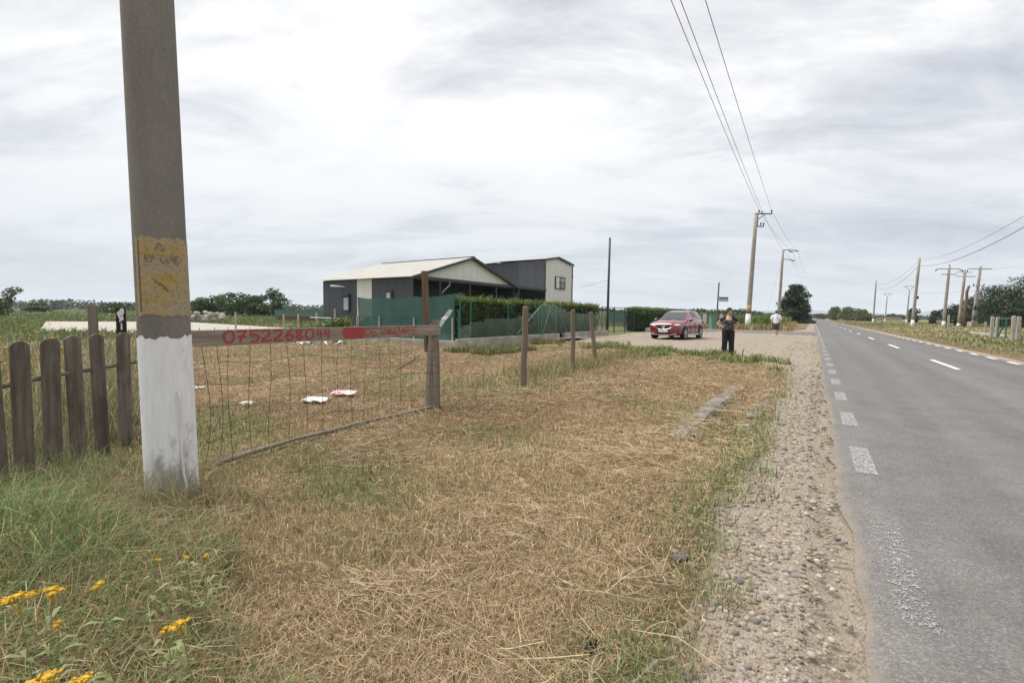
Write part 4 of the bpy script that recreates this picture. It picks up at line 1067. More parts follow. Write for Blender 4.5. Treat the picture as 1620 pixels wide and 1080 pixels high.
def yellow_flowers():
    heads = [(28, 940, .50, .034, 'leftmost yellow-headed plant at the picture edge, taller flat head'), (82, 930, .50, .028, 'yellow-headed plant second from the left edge'), (158, 921, .50, .022, 'yellow-headed plant with two heads one above the other'), (94, 982, .42, .018, 'small yellow-headed plant below the second one'),
             (262, 992, .36, .018, 'small yellow flower left of the pair in the lower grass'), (286, 984, .37, .028, 'wide yellow flower head in the lower grass near the hay'), (78, 1066, .46, .042, 'large yellow flower head at the bottom edge'), (132, 1072, .44, .038, 'rounder yellow flower head at the bottom edge, right of the large one'),
             (248, 884, .36, .014, 'tiny yellow flower left of two below the whitewashed pole'), (293, 879, .36, .014, 'middle tiny yellow flower below the whitewashed pole'), (328, 876, .36, .014, 'right tiny yellow flower below the whitewashed pole')]
    ym = simple('yellow_florets', (0.58, 0.36, 0.012), (0.40, 0.22, 0.008), 60, 0.7, 0.2); gm = simple('weed_stem', (0.24, 0.25, 0.10), (0.16, 0.19, 0.07), 9, 0.7, 0)
    for px, py, z, r, lab in heads:
        r *= 0.8
        d = ray(px, py); k = (z - H) / d[2]; x, y = d[0] * k, d[1] * k; g0 = hz(x, y); t = thing('flowering_weed', lab, 'flower', (x, y, g0), random.uniform(0, 6), 'yellow flowering weeds in the front grass')
        zz = z - g0; b = MB(); b.tube([(0.03, 0.02, 0), (0.01, 0.02, zz * 0.5), (0, 0, zz - r * 0.4)], 0.0015, 5); b.build('stem', gm, t)
        for q in range(3 if r < 0.02 else 4):
            b = MB(); a = random.uniform(0, 6.28); c = (0, 0, 0) if q == 0 else (r * 0.85 * math.cos(a), r * 0.85 * math.sin(a), -0.25 * r)
            for m_ in range(22):
                qx, qy = max(-.6, min(.6, random.gauss(0, .34))) * r, max(-.6, min(.6, random.gauss(0, .34))) * r; b.ball((c[0] + qx, c[1] + qy, zz + c[2] + random.uniform(-.1, .1) * r - (qx * qx + qy * qy) / r * 0.25), (r * 0.13, r * 0.13, r * 0.12), 6, 4)
            b.ball((c[0], c[1], zz + c[2]), (r * .4, r * .4, r * .10), 8, 4); b.tube([(0, 0, zz - r * 2.0), (c[0], c[1], zz + c[2])], 0.0015, 4); b.build('flower_head', ym, t)
        for q in range(12):
            b = MB(); a = random.uniform(0, 6.28); zq = zz * random.uniform(0.2, 0.9); l = random.uniform(.035, .07); b.add([(0.012, 0.012, zq), (l * .5 * math.cos(a) - .008 * math.sin(a), l * .5 * math.sin(a) + .008 * math.cos(a), zq + .02), (l * math.cos(a), l * math.sin(a), zq + .01), (l * .5 * math.cos(a) + .008 * math.sin(a), l * .5 * math.sin(a) - .008 * math.cos(a), zq + .02)], [(0, 1, 2, 3)]); b.build('leaf', gm, t)
    # sprinkled yellow weeds behind the pickets
    n = 110; x, y = polar(n, 6.5, 16, -62, -44); h = 0.55 + 0.65 * rs.rand(n); b = MB()
    for i in range(n):
        if x[i] > -4.3: continue
        b.ball((x[i], y[i], hz(x[i], y[i]) + h[i] * 0.9), (0.02, 0.02, 0.012), 6, 4)
        b.tube([(x[i], y[i], hz(x[i], y[i])), (x[i], y[i], hz(x[i], y[i]) + h[i] * 0.9)], 0.0015, 3)
    o = b.build('far_yellow_weeds', ym); tag(o, 'small yellow flower dots among the weeds behind the picket fence', 'flowers', kind='stuff')


yellow_flowers()


# ------------------------------------------------------------------ hedges and enclosure
def hedge(name, label, u, s0, s1, h, dep, n, size, gap=0.0):
    x, y = us(u, s0); t = thing(name, label, 'hedge', (x, y, 0), ROADZ, 'conifer hedges'); Ln = s1 - s0
    C, R, nb = [], [], int(Ln / 0.45)
    for i in range(nb):
        for z in (0.35, 0.8, 1.2, 1.55): C.append((Ln * (i + .5) / nb + random.uniform(-.1, .1), dep / 2 + random.uniform(-.08, .08), z * h / 1.95 + random.uniform(-.08, .08))); R.append((0.36, dep / 2, 0.34))
        C.append((Ln * (i + .5) / nb, dep / 2, h - 0.16 + random.uniform(-.06, .12))); R.append((0.28, dep / 2.3, 0.2))
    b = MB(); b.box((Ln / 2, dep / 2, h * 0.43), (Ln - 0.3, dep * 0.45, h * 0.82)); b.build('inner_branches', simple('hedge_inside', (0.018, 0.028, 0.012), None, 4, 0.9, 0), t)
    for i in range(nb // 2):
        b = MB(); xx = Ln * (i + .5) / (nb // 2); b.tube([(xx, dep / 2, -0.05), (xx, dep / 2, 0.4)], [0.05, 0.04], 6); b.build('stem', M['bark'], t)
    o = leaf_cloud('foliage', C, R, n, size, [(0.045, 0.080, 0.024), (0.055, 0.098, 0.028), (0.072, 0.115, 0.034), (0.035, 0.062, 0.02)], M['leaf'], t, shell=0.7, aspect=0.28)
    # fresh light shoots along the top
    m_ = int(n * 0.14); px, py = Ln * rs.rand(m_), dep * (0.1 + 0.8 * rs.rand(m_)); sp = rs.rand(m_) ** 6
    blades('top_shoots', px, py, 0.10 + 0.12 * rs.rand(m_) + 0.28 * sp, 0.03 + 0.03 * rs.rand(m_), 0.3 + rs.rand(m_) * 0.8, jitter((0.15, 0.20, 0.05), m_, 0.35), M['leaf'], parent=t, z0=np.full(m_, h - 0.12) + (fbm(px * 0.9, py, 77, 3) - 0.5) * 0.22)


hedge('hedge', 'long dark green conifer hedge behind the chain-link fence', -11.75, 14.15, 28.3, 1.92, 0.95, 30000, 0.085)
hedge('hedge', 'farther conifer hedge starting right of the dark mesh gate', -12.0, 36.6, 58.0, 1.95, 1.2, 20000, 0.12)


def enclosure():
    u0 = -11.32
    for k, (s0, s1, lab) in enumerate(((13.3, 21.6, 'near concrete plinth under the chain-link fence'), (22.2, 28.5, 'far concrete plinth between chain-link fence and dark pole'), (37.0, 58.0, 'concrete plinth under the farther hedge behind the car'))):
        x, y = us(u0, s0); b = MB(); b.box(((s1 - s0) / 2, 0, 0.08), (s1 - s0, 0.2, 0.52)); o = b.build('plinth', M['concrete'], bevel=0.02); o.location = (x, y, 0); o.rotation_euler = (0, 0, ROADZ); tag(o, lab, 'plinth', 'concrete fence plinths')
    x, y = us(u0, 13.3); t = thing('chain_link_fence', 'sagging green chain-link fence standing on the concrete plinth', 'fence', (x, y, 0), ROADZ)
    for s, z1 in ((13.5, 1.92), (14.15, 1.9), (16.8, 1.85), (19.5, 1.9), (28.2, 1.85), (25.2, 1.55), (23.4, 1.55)):
        b = MB(); b.tube([(s - 13.3, 0, 0.3), (s - 13.3, 0, z1)], 0.028, 8); b.build('post', M['green_steel'], t)
    b = MB(); b.tube([(0.05, -0.06, 0.3), (0.05, -0.06, 1.45)], 0.03, 8); b.build('post', M['green_steel'], t)
    b = MB(); Ln = 14.9

    def top(a): return float(np.interp(a, [0, 1.5, 3.2, 4.4, 5.6, 6.3, 8.0, 8.8, 10.4, 14.9], [0.75, 1.15, 1.2, 1.22, 1.5, 1.86, 1.9, 1.7, 1.45, 1.5])) + 0.04 * math.sin(a * 3.1)
    p = 0.115
    for sg in (1, -1):
        k = -20
        while k * p < Ln + 3:
            a0 = k * p; pts = []
            for j in range(13):
                z = 0.34 + j * 0.13; a = a0 + sg * (z - 0.34) * 0.8
                if 0 <= a <= Ln and z <= top(a): pts.append((a + 0.02 * math.sin(z * 9 + k), -0.05 + 0.03 * math.sin(a * 1.7), z))
            if len(pts) > 1: b.tube(pts, 0.0048, 3, False)
            k += 1
    o = b.build('wire_mesh', simple('pvc_green_wire', (0.17, 0.28, 0.21), (0.30, 0.32, 0.26), 2, 0.6, 0), t); o['kind'] = 'stuff'
    g = thing('braced_gate', 'pale green steel gate frame braced in the chain-link fence', 'gate', (*us(u0 + 0.1, 19.6), 0), ROADZ)
    for pth in ([(0, 0, .3), (0, 0, 1.78)], [(1.55, 0, .3), (1.55, 0, 1.78)], [(0, 0, 1.78), (1.55, 0, 1.78)], [(0.15, 0, .35), (0.95, 0, 1.76)], [(-2.2, 0, .42), (0, 0, 1.78)], [(1.55, 0, 1.76), (2.8, 0, .42)]):
        b = MB(); b.tube(pth, 0.022, 7); b.build('bar', M['pale_green_steel'], g)
    b = MB(); b.prism([(-0.9, 0), (1.9, 0), (2.3, -0.9), (-0.2, -1.1)], (1, 0, 0), (0, 1, 0), (0, 0, 1), (0.2, -0.15, -0.02), 0.07); r_ = b.build('step', M['concrete'], None, bevel=0.02); r_.location = (*us(u0, 20.6), 0.02); r_.rotation_euler = (-0.10, 0, ROADZ); tag(r_, 'flat concrete ramp before the wicket in the chain-link fence', 'ramp')
    # shade-net screen, at right angles to the road
    x, y = us(-17.95, 13.95); t = thing('shade_screen', 'dark green shade net screen between the gate post and the hall', 'screen', (x, y, 0), math.atan2(NR[1], NR[0]))
    Ln = 5.95; posts = [0.0, 1.55, 3.75, 5.9]; b = MB(); V, q = [], []
    for i in range(61):
        a = Ln * i / 60
        dz = min(abs(a - p_) for p_ in posts); sag = 0.10 * min(1, dz / 0.9)
        for j in range(9): V.append((a, 0.03 * math.sin(a * 2.6 + j * 0.5) * (j > 0), 0.10 + (1.93 - sag) * j / 8))
    q = [(i * 9 + j, i * 9 + j + 1, (i + 1) * 9 + j + 1, (i + 1) * 9 + j) for i in range(60) for j in range(8)]
    b.add(V, q); b.build('net', M['screen'], t, True)
    for p_ in posts: b = MB(); b.box((p_, -0.05, 0.55), (0.06, 0.06, 1.2)); b.build('post', M['concrete'], t); b = MB(); b.tube([(p_, 0.05, 0), (p_, 0.05, 2.0)], 0.022, 6); b.build('pole', M['green_steel'], t)
    b = MB(); b.tube([(0, -0.035, 1.12), (Ln, -0.035, 1.1)], 0.008, 5); b.build('tension_wire', M['steel'], t)
    b = MB(); b.box((Ln / 2 + 0.3, -0.1, 0.05), (Ln + 1.4, 0.16, 0.34)); b.build('footing', M['concrete'], t, bevel=0.015)
    # second piece of screen farther back
    x, y = us(-19.8, 19.5); t = thing('shade_screen', 'small far piece of green net showing above the near screen', 'screen', (x, y, 0), math.atan2(NR[1], NR[0]) + 0.15); b = MB(); b.add([(0, 0, 0.1), (3.2, 0, 0.1), (3.2, 0, 2.5), (1.6, 0.05, 2.32), (0, 0, 2.15)], [(0, 1, 2, 3, 4)]); b.build('net', M['screen'], t)
    for a in (0, 3.2): b = MB(); b.tube([(a, 0.04, 0), (a, 0.04, 2.5 if a else 2.2)], 0.02, 6); b.build('pole', M['steel'], t)
    # torn white sheet by the corner
    cx, cy = us(-11.6, 13.15); b = MB()
    for k in range(7):
        z = 0.62 + 0.12 * k; a = -0.5 + 0.09 * k; w = random.uniform(0.09, 0.17); P = [(a - w, random.uniform(-.05, .05), z), (a + w * .2, random.uniform(-.06, .06), z - .05), (a + w, random.uniform(-.05, .05), z + .10), (a, random.uniform(-.06, .06), z + .14)]
        b.add(P, [(0, 1, 2), (0, 2, 3)])
    o = b.build('torn_plastic', M['white']); o.location = (cx, cy, 0); tag(o, 'torn white plastic sheet caught at the corner of the green screen', 'plastic')
    # scraps on the ground before the screen
    cx, cy, _ = atY(505, 545, 17.5); t = thing('plastic_scraps', 'crumpled pale plastic scraps lying before the green screen', 'scraps', (cx, cy, hz(cx, cy)))
    for k in range(9):
        b = MB(); a, w = random.uniform(-0.9, 0.9), random.uniform(.1, .25); b.add([(a - w, random.uniform(-.2, .2), .02), (a, -.12, .1 + .1 * random.random()), (a + w, random.uniform(-.2, .2), .03), (a + .05, .15, .12 + .1 * random.random()), (a - .05, 0, .2 * random.random() + .05)], [(0, 1, 4), (1, 2, 4), (2, 3, 4), (3, 0, 4)]); b.build('scrap', M['white'] if k % 3 else M['steel'], t)
    # dark steel pole at the hedge corner
    x, y = us(-11.5, 29.0); b = MB(); b.tube([(0, 0, -.2), (0, 0, 3), (0.02, 0, 6.45)], [0.085, 0.08, 0.07], 10); o = b.build('steel_pole', M['steel'], None, True); o.location = (x, y, 0); tag(o, 'slim dark steel pole at the right end of the near hedge', 'pole')
    # dark mesh gate
    x, y = us(-12.4, 30.2); ex, ey = us(-12.2, 36.6); Ln = math.hypot(ex - x, ey - y); t = thing('mesh_gate', 'dark wire mesh gate between the two hedges', 'gate', (x, y, 0), math.atan2(ey - y, ex - x))
    for a in (0.05, 2.2, 4.3, Ln - .05): b = MB(); b.box((a, 0, 0.95), (0.08 if a in (2.2, 4.3) else 0.05, 0.06, 1.95)); b.build('upright', M['steel'], t)
    for z in (0.12, 1.9): b = MB(); b.box((Ln / 2, 0.045, z), (Ln, 0.03, 0.04)); b.build('rail', M['steel'], t)
    b = MB()
    for k in range(1, int(Ln / 0.16)): b.tube([(k * .16, .08, .13), (k * .16, .08, 1.9)], 0.004, 3, False)
    for k in range(1, 12): b.tube([(0, .085, .13 + k * .155), (Ln, .085, .13 + k * .155)], 0.004, 3, False)
    o = b.build('wire_mesh', M['steel'], t); o['kind'] = 'stuff'


enclosure()


# ------------------------------------------------------------------ buildings
def corrugated(b, p0, run, across, up, n_ribs, hgt):
    """ribbed sheet: ribs run along 'run', repeat along 'across'"""
    p0, run, across, up = Vector(p0), Vector(run), Vector(across), Vector(up); st = []
    for k in range(n_ribs):
        for f, h in ((0.0, 0), (0.62, 0), (0.70, 1), (0.92, 1)): st.append(((k + f) / n_ribs, h * hgt))
    st.append((1.0, 0)); v = []
    for f, h in st: v += [p0 + across * f + up * h, p0 + run + across * f + up * h]
    b.add(v, [(2 * i, 2 * i + 2, 2 * i + 3, 2 * i + 1) for i in range(len(st) - 1)])


def panel_wall(t, x0, y0, dx, dy, length, z0, ztop, mats, width=1.0, thick=0.06, skip=None):
    """upright sheet panels side by side with open joints; ztop(a) gives the head height along the wall"""
    n = max(1, round(length / width)); w = length / n; nx, ny = dy, -dx
    for k in range(n):
        a, c = k * w + 0.012, (k + 1) * w - 0.012; mt = mats(k * w + w / 2) if callable(mats) else mats
        zz = [ztop(a), ztop((a + c) / 2), ztop(c)]; fl = [z0, z0, z0] if not callable(z0) else [z0(a), z0((a + c) / 2), z0(c)]
        v = []
        for off in (0.0, -thick):
            for q, aa in enumerate((a, (a + c) / 2, c)):
                bx_, by_ = x0 + dx * aa + nx * off, y0 + dy * aa + ny * off; v += [(bx_, by_, fl[q]), (bx_, by_, zz[q])]
        b = MB(); b.add(v, [(0, 2, 3, 1), (2, 4, 5, 3), (6, 7, 9, 8), (8, 9, 11, 10), (0, 1, 7, 6), (4, 10, 11, 5), (1, 3, 9, 7), (3, 5, 11, 9), (0, 6, 8, 2), (2, 8, 10, 4)]); b.build('panel', mt, t)


def hall():
    x, y = us(-26.7, 26.0); t = thing('hall', 'low charcoal and cream sheet-metal hall with porch and pale pitched roof', 'building', (x, y, 0), ROADZ)
    W, Ln, ze, za = 14.8, 11.8, 4.2, 6.42; roofz = lambda a: ze + (za - ze) * (1 - abs(a - W / 2) / (W / 2))
    # wall facing the plot (x = 0)
    mats = lambda a: M['white_panel'] if 4.55 < a < 6.9 else M['dark_panel']
    panel_wall(t, 0, 0, 0, 1, Ln, 0, lambda a: ze - 0.02, mats, 0.98, -0.08)
    panel_wall(t, W, 0, 0, 1, Ln, 0, lambda a: ze - 0.02, M['dark_panel'], 2.9, 0.08)
    panel_wall(t, 0, Ln, 1, 0, W, 0, lambda a: roofz(a) - 0.03, M['dark_panel'], 2.0, -0.08)
    # cream gable above the porch; porch back wall
    panel_wall(t, 0.0, 0.05, 1, 0, W, ze + 0.05, lambda a: max(ze + 0.06, roofz(a) - 0.05), M['white_panel'], 1.06, 0.08)
    panel_wall(t, 0.12, 4.0, 1, 0, 21.2, 0, lambda a: ze - 0.05, lambda a: M['brown_panel'] if 9 < a < 17.5 else M['dark_panel'], 1.5, 0.08)
    for sgn, p0, run in ((0, (-0.45, -0.3, ze - 0.13), (W / 2 + 0.45, 0, za - ze + 0.13)), (1, (W + 0.45, -0.3, ze - 0.13), (-W / 2 - 0.45, 0, za - ze + 0.13))):
        b = MB(); corrugated(b, Vector(p0) + Vector((0, 0, 0.10)), run, (0, Ln + 0.6, 0), (0, 0, 1), 36, 0.045); b.build('roof_sheet', M['roof_sheet'], t)
        b = MB(); P = Vector(p0); R_ = Vector(run); v = []
        for off in (0.0, 0.22):
            for yy in (-0.02, 0.10): v += [P + Vector((0, yy - 0.04, -0.13 + off + 0.03)), P + R_ + Vector((0, yy - 0.04, -0.13 + off + 0.03))]
        b.add(v, [(0, 1, 3, 2), (4, 6, 7, 5), (0, 4, 5, 1), (2, 3, 7, 6), (0, 2, 6, 4), (1, 5, 7, 3)]); b.build('verge_trim', M['steel'], t)
    b = MB(); b.box((W / 2, Ln / 2 + 0.0, za + 0.13), (0.4, Ln + 0.65, 0.05)); b.build('ridge_cap', M['steel'], t)
    b = MB(); b.box((10.75, -0.12, ze - 0.02), (21.3, 0.16, 0.26)); b.build('porch_fascia', M['steel'], t)
    b = MB(); b.box((10.8, 2.0, ze - 0.16), (20.9, 3.9, 0.06)); b.build('porch_ceiling', M['dark_panel'], t)
    b = MB(); b.box((18.1, 2.0, ze + 0.1), (6.3, 4.1, 0.05)); b.build('porch_roof', M['roof_sheet'], t)
    for a in (3.15, 7.2, 11.4, 15.6): b = MB(); b.box((a, 0.02, ze / 2 - 0.08), (0.16, 0.16, ze - 0.17)); b.build('porch_column', M['steel'], t)
    b = MB(); b.tube([(4.15, -0.22, ze - 0.15), (4.15, -0.22, ze - 0.45), (3.35, -0.2, ze - 1.0), (3.3, -0.12, ze - 1.2)], 0.06, 8); b.build('downpipe', M['galv'], t)
    # windows and lamp on the plot side
    w = MB(); w.box((-0.09, 8.3, 2.05), (0.10, 0.95, 1.35)); wn = w.build('window', M['steel'], t); g = MB(); g.box((-0.15, 8.22, 2.05), (0.02, 0.66, 1.1)); g.build('pane', simple('pale_pane', (0.42, 0.47, 0.52), None, 3, 0.1, 0), wn); g = MB(); g.box((-0.20, 8.3, 2.83), (0.26, 1.15, 0.2)); g.build('shutter_box', M['steel'], wn)
    w = MB(); w.box((-0.09, 2.75, 2.75), (0.08, 0.85, 0.8)); wn = w.build('window', M['steel'], t); g = MB(); g.box((-0.14, 2.7, 2.7), (0.02, 0.42, 0.5)); g.build('pane', bpy.data.materials['pale_pane'], wn)
    b = MB(); b.tube([(-0.05, 8.5, 3.55), (-0.35, 8.7, 3.6), (-0.95, 9.3, 3.62)], [0.05, 0.06, 0.085], 8); b.build('wall_lamp', M['white'], t)


def tower():
    x, y = us(-26.7, 47.4); t = thing('tall_building', 'taller charcoal building with narrow cream front and square sign', 'building', (x, y, 0), ROADZ)
    W, Ln, ze, za = 7.1, 9.0, 7.75, 8.25; rz = lambda a: ze + (za - ze) * (1 - abs(a - 3.0) / (3.0 if a < 3 else 4.1))
    panel_wall(t, 0, 0, 1, 0, W, 0, lambda a: rz(a) - 0.02, M['white_panel'], 1.0, 0.08)
    panel_wall(t, 0, 0.1, 0, 1, 3.6, 0, lambda a: ze - 0.02, M['dark_panel'], 1.2, -0.08)
    panel_wall(t, 0.35, 3.75, 0, 1, Ln - 3.75, 0, lambda a: ze - 0.02, M['dark_panel'], 1.3, -0.08)
    panel_wall(t, W, 0.1, 0, 1, Ln, 0, lambda a: ze - 0.02, M['dark_panel'], 2.2, 0.08)
    panel_wall(t, 0, Ln, 1, 0, W, 0, lambda a: rz(a) - 0.02, M['dark_panel'], 2.2, -0.08)
    for p0, run in (((-0.2, -0.2, ze - 0.02), (3.2, 0, za - ze + 0.05)), ((W + 0.2, -0.2, ze - 0.02), (-4.3, 0, za - ze + 0.05))):
        b = MB(); corrugated(b, Vector(p0) + Vector((0, 0, 0.12)), run, (0, Ln + 0.5, 0), (0, 0, 1), 26, 0.04); b.build('roof_sheet', M['roof_sheet'], t)
        b = MB(); P = Vector(p0); R_ = Vector(run); v = []
        for off in (-0.06, 0.15):
            for yy in (-0.05, 0.07): v += [P + Vector((0, yy, off)), P + R_ + Vector((0, yy, off))]
        b.add(v, [(0, 1, 3, 2), (4, 6, 7, 5), (0, 4, 5, 1), (2, 3, 7, 6), (0, 2, 6, 4), (1, 5, 7, 3)]); b.build('verge_trim', M['steel'], t)
    for a in (-0.06, W + 0.06): b = MB(); b.box((a, -0.03, ze / 2), (0.14, 0.12, ze - 0.1)); b.build('corner_trim', M['steel'], t)
    panel_wall(t, W + 0.2, 0.9, 1, 0, 1.5, 0, lambda a: 6.55 - 0.25 * a, M['brown_panel'], 0.75, 0.08); b = MB(); b.box((W + 1.0, 3.0, 6.55), (1.9, 4.6, 0.14), 0, (0, 0.16)); b.build('annex_roof', M['steel'], t); panel_wall(t, W + 1.7, 0.9, 0, 1, 4, 0, lambda a: 6.1, M['brown_panel'], 2.0, 0.08)
    # sign on the cream front
    s = MB(); s.box((3.75, -0.06, 5.25), (2.7, 0.08, 1.55)); sg = s.build('sign', M['steel'], t)
    s = MB(); s.box((2.93, -0.12, 5.25), (0.72, 0.03, 1.38)); s.build('sign_panel', M['white'], sg)
    s = MB()
    for zz, wd in ((5.38, 'FARM'), (4.72, 'CIEC')):
        for k, ch in enumerate(wd):
            strokes(s, (lambda a, b_, k=k, zz=zz: ((3.42 + (k + a * 0.72) * 0.38, -0.112, zz + b_ * 0.48), (0, -1, 0))), ch, 0.09)
    s.build('sign_lettering', M['white'], sg)
    s = MB(); s.tube([(3.6, -0.05, 6.1), (3.65, -0.4, 6.25), (3.7, -0.45, 6.15)], 0.04, 6); s.ball((3.72, -0.48, 6.15), 0.14, 8, 6); s.build('sign_lamp', M['white'], t)
    s = MB(); s.box((0.28, 6.4, 5.2), (0.1, 0.9, 0.9)); wn = s.build('window', M['steel'], t); s = MB(); s.box((0.22, 6.4, 5.2), (0.03, 0.7, 0.7)); s.build('pane', M['glass'], wn); s = MB(); s.tube([(0.25, 7.6, 5.3), (-0.1, 7.7, 5.45), (-0.3, 7.7, 5.35)], 0.05, 6); s.ball((-0.3, 7.7, 5.35), 0.2, 8, 6); s.build('flood_lamp', M['white'], t)
    s = MB(); s.box((-0.09, 3.0, 1.6), (0.05, 0.9, 3.1)); s.build('door', M['black'], t)


hall()
tower()


def far_left():
    b = MB(); b.prism(SLAB, (1, 0, 0), (0, 1, 0), (0, 0, 1), (0, 0, -0.2), 0.32); o = b.build('concrete_slab', M['slab']); structure(o)
    t = thing('rubble_pile', 'whitish heap of rubble on the far edge of the pale slab', 'rubble', (*atY(328, 500, 46)[:2], 0.1), 0.3)
    for k in range(34):
        f = random.random(); a = random.uniform(-1.75, 1.75); z = 0.15 + 0.95 * f * (1 - (abs(a) / 2.1) ** 2); s = random.uniform(0.22, 0.42); b = MB(); b.box((a, random.uniform(-.5, .5), z), (s * 1.4, s, s * .8), random.uniform(0, 3), (random.uniform(-.4, .4), random.uniform(-.4, .4))); b.build('chunk', M['rubble'], t, bevel=0.05)
    # thin concrete posts of the plot boundary
    for k, (px, Y, h) in enumerate(((373, 30, 1.25), (449, 30, 1.1), (472, 29, 1.15), (501, 28, 1.3), (530, 27, 1.5))):
        x, y, _ = atY(px, 520, Y); b = MB(); b.box((0, 0, h / 2 - .1), (0.09, 0.09, h + .2)); o = b.build('boundary_post', M['concrete'], bevel=0.01); o.location = (x, y, 0); tag(o, ['leftmost', 'second from left', 'middle', 'second from right', 'rightmost'][k] + ' of five thin concrete posts left of the green screen', 'post', 'thin posts of the plot boundary')
    x, y, _ = atY(500, 505, 27.2); b = MB(); b.tube([(-0.35, 0, 0.98), (0.9, 0, 0.95)], 0.03, 6); o = b.build('cross_pole', M['white']); o.location = (x, y, 0); tag(o, 'pale pole tied across the thin posts beside the hall', 'pole')
    # bushes at the hall's foot
    for k, (px, Y, w, h) in enumerate(((552, 24.5, 2.6, 1.05), (528, 28, 2.2, 0.9))):
        x, y, _ = atY(px, 520, Y); t = thing('bush', ['light green bush left of the green screen', 'low green bush at the foot of the hall\'s dark wall'][k], 'bush', (x, y, 0)); b = MB()
        for q in range(5): b.tube([(0, 0, 0), (random.uniform(-.6, .6), random.uniform(-.4, .4), h * .8)], 0.015, 5)
        b.build('stem', M['bark'], t); leaf_cloud('foliage', [(random.uniform(-w / 2, w / 2), random.uniform(-.5, .5), h * random.uniform(.25, .75)) for _ in range(9)], [0.38] * 9, 1500, 0.09, [(0.14, 0.19, 0.05), (0.17, 0.19, 0.06), (0.10, 0.15, 0.045)], M['leaf'], t)
    # row of trees far behind the slab
    row = [(318, 105, 4.2, 6), (337, 105, 4.8, 6.5), (352, 110, 5.2, 7), (368, 100, 5.4, 6.5), (384, 105, 5.4, 7), (400, 100, 5.0, 6), (414, 100, 4.8, 6), (432, 92, 6.0, 6.2)]
    for k, (px, Y, h, w) in enumerate(row):
        x, y, _ = atY(px, 490, Y); last = k == len(row) - 1
        tree('field_tree', 'tallest tree with open crown at the right end of the far left row' if last else ['first', 'second', 'third', 'fourth', 'fifth', 'sixth', 'seventh'][k] + ' tree from the concrete pole in the far left row', 'tree', x, y, h, w, 1500, 0.24, GREENS if k % 2 else [(0.06, 0.09, 0.035), (0.08, 0.105, 0.04)], 'row of trees behind the slab', 0.12, 'round', seed=k)
    x, y, _ = atY(12, 480, 70); tree('thin_tree', 'small open-crowned tree alone at the left edge', 'tree', x, y, 4.6, 3.6, 520, 0.17, [(0.10, 0.12, 0.06), (0.12, 0.13, 0.07)], None, 0.4, 'umbrella', seed=31, clumps=12)
    x, y, _ = atY(-6, 480, 68); tree('round_bush', 'dark green bush under the thin tree at the left edge', 'bush', x, y, 2.6, 5.5, 1200, 0.2, GREENS, None, 0.08, seed=32)
    for k, (px, Y, w) in enumerate(((185, 130, 14), (60, 150, 10))):
        x, y, _ = atY(px, 480, Y); tree('scrub', ['dark scrub beside the concrete pole on the left horizon', 'green scrub in the left meadow'][k], 'bush', x, y, 3.2, w, 1300, 0.35, GREENS, None, 0.05, seed=40 + k)
    # far wood along the horizon
    C, R = [], []
    for k in range(240):
        a = math.radians(-56 + 74 * k / 240); d = 620 + 60 * math.sin(k * 0.31); hgt = 8 + 3.5 * float(fbm(np.float64(k * .13), np.float64(1.), 3, 3)); C.append((d * math.sin(a), d * math.cos(a), hgt * .42)); R.append((6.5, 6.5, hgt * .55))
    tag(leaf_cloud('far_wood', C, R, 15000, 1.7, [(0.05, 0.075, 0.04), (0.065, 0.085, 0.045)], M['leaf']), 'dark band of woodland along the left horizon', 'wood', kind='stuff')
    # far green net fence left of the hall
    for k, (px0, px1, Y, z, lab) in enumerate(((434, 513, 62, 1.55, 'far pale green net fence between tree row and hall'), (960, 996, 56, 1.7, 'far pale green net fence seen through the mesh gate'))):
        xa, ya, _ = atY(px0, 490, Y); xb, yb, _ = atY(px1, 490, Y); Ln = xb - xa; t = thing('net_fence', lab, 'fence', (xa, ya, 0)); b = MB(); b.add([(0, 0, .15), (Ln, 0, .15), (Ln, 0, z), (Ln / 2, .02, z - .06), (0, 0, z)], [(0, 1, 2, 3, 4)]); b.build('net', M['far_net'], t)
        for q in range(4): b = MB(); b.tube([(Ln * q / 3, .05, 0), (Ln * q / 3, .05, z + .05)], 0.03, 5); b.build('post', M['steel'], t)
    x, y, _ = atY(475, 500, 58); b = MB(); b.box((0, 0, .45), (5.5, 0.5, 0.75)); o = b.build('timber_stack', M['brown_wood'], bevel=0.04); o.location = (x, y, 0); tag(o, 'low dark stack of timber before the far net fence', 'timber')
    # red roofed house behind the hedge
    x, y, _ = atY(930, 490, 85); t = thing('red_roof_house', 'house with low red roof behind the near hedge', 'house', (x, y, 0), 0.2); b = MB(); b.box((0, 0, 1.1), (6.4, 5, 2.2)); b.build('wall', M['white_panel'], t)
    b = MB(); b.prism([(-3.6, 0), (3.6, 0), (-1.6, 1.0)], (1, 0, 0), (0, 0, 1), (0, 1, 0), (0, -2.9, 2.2), 5.8); b.build('roof', M['red_roof'], t)


M['far_net'] = simple('faded_green_net', (0.10, 0.20, 0.165), (0.08, 0.165, 0.135), 0.5, 0.8, 0)
far_left()


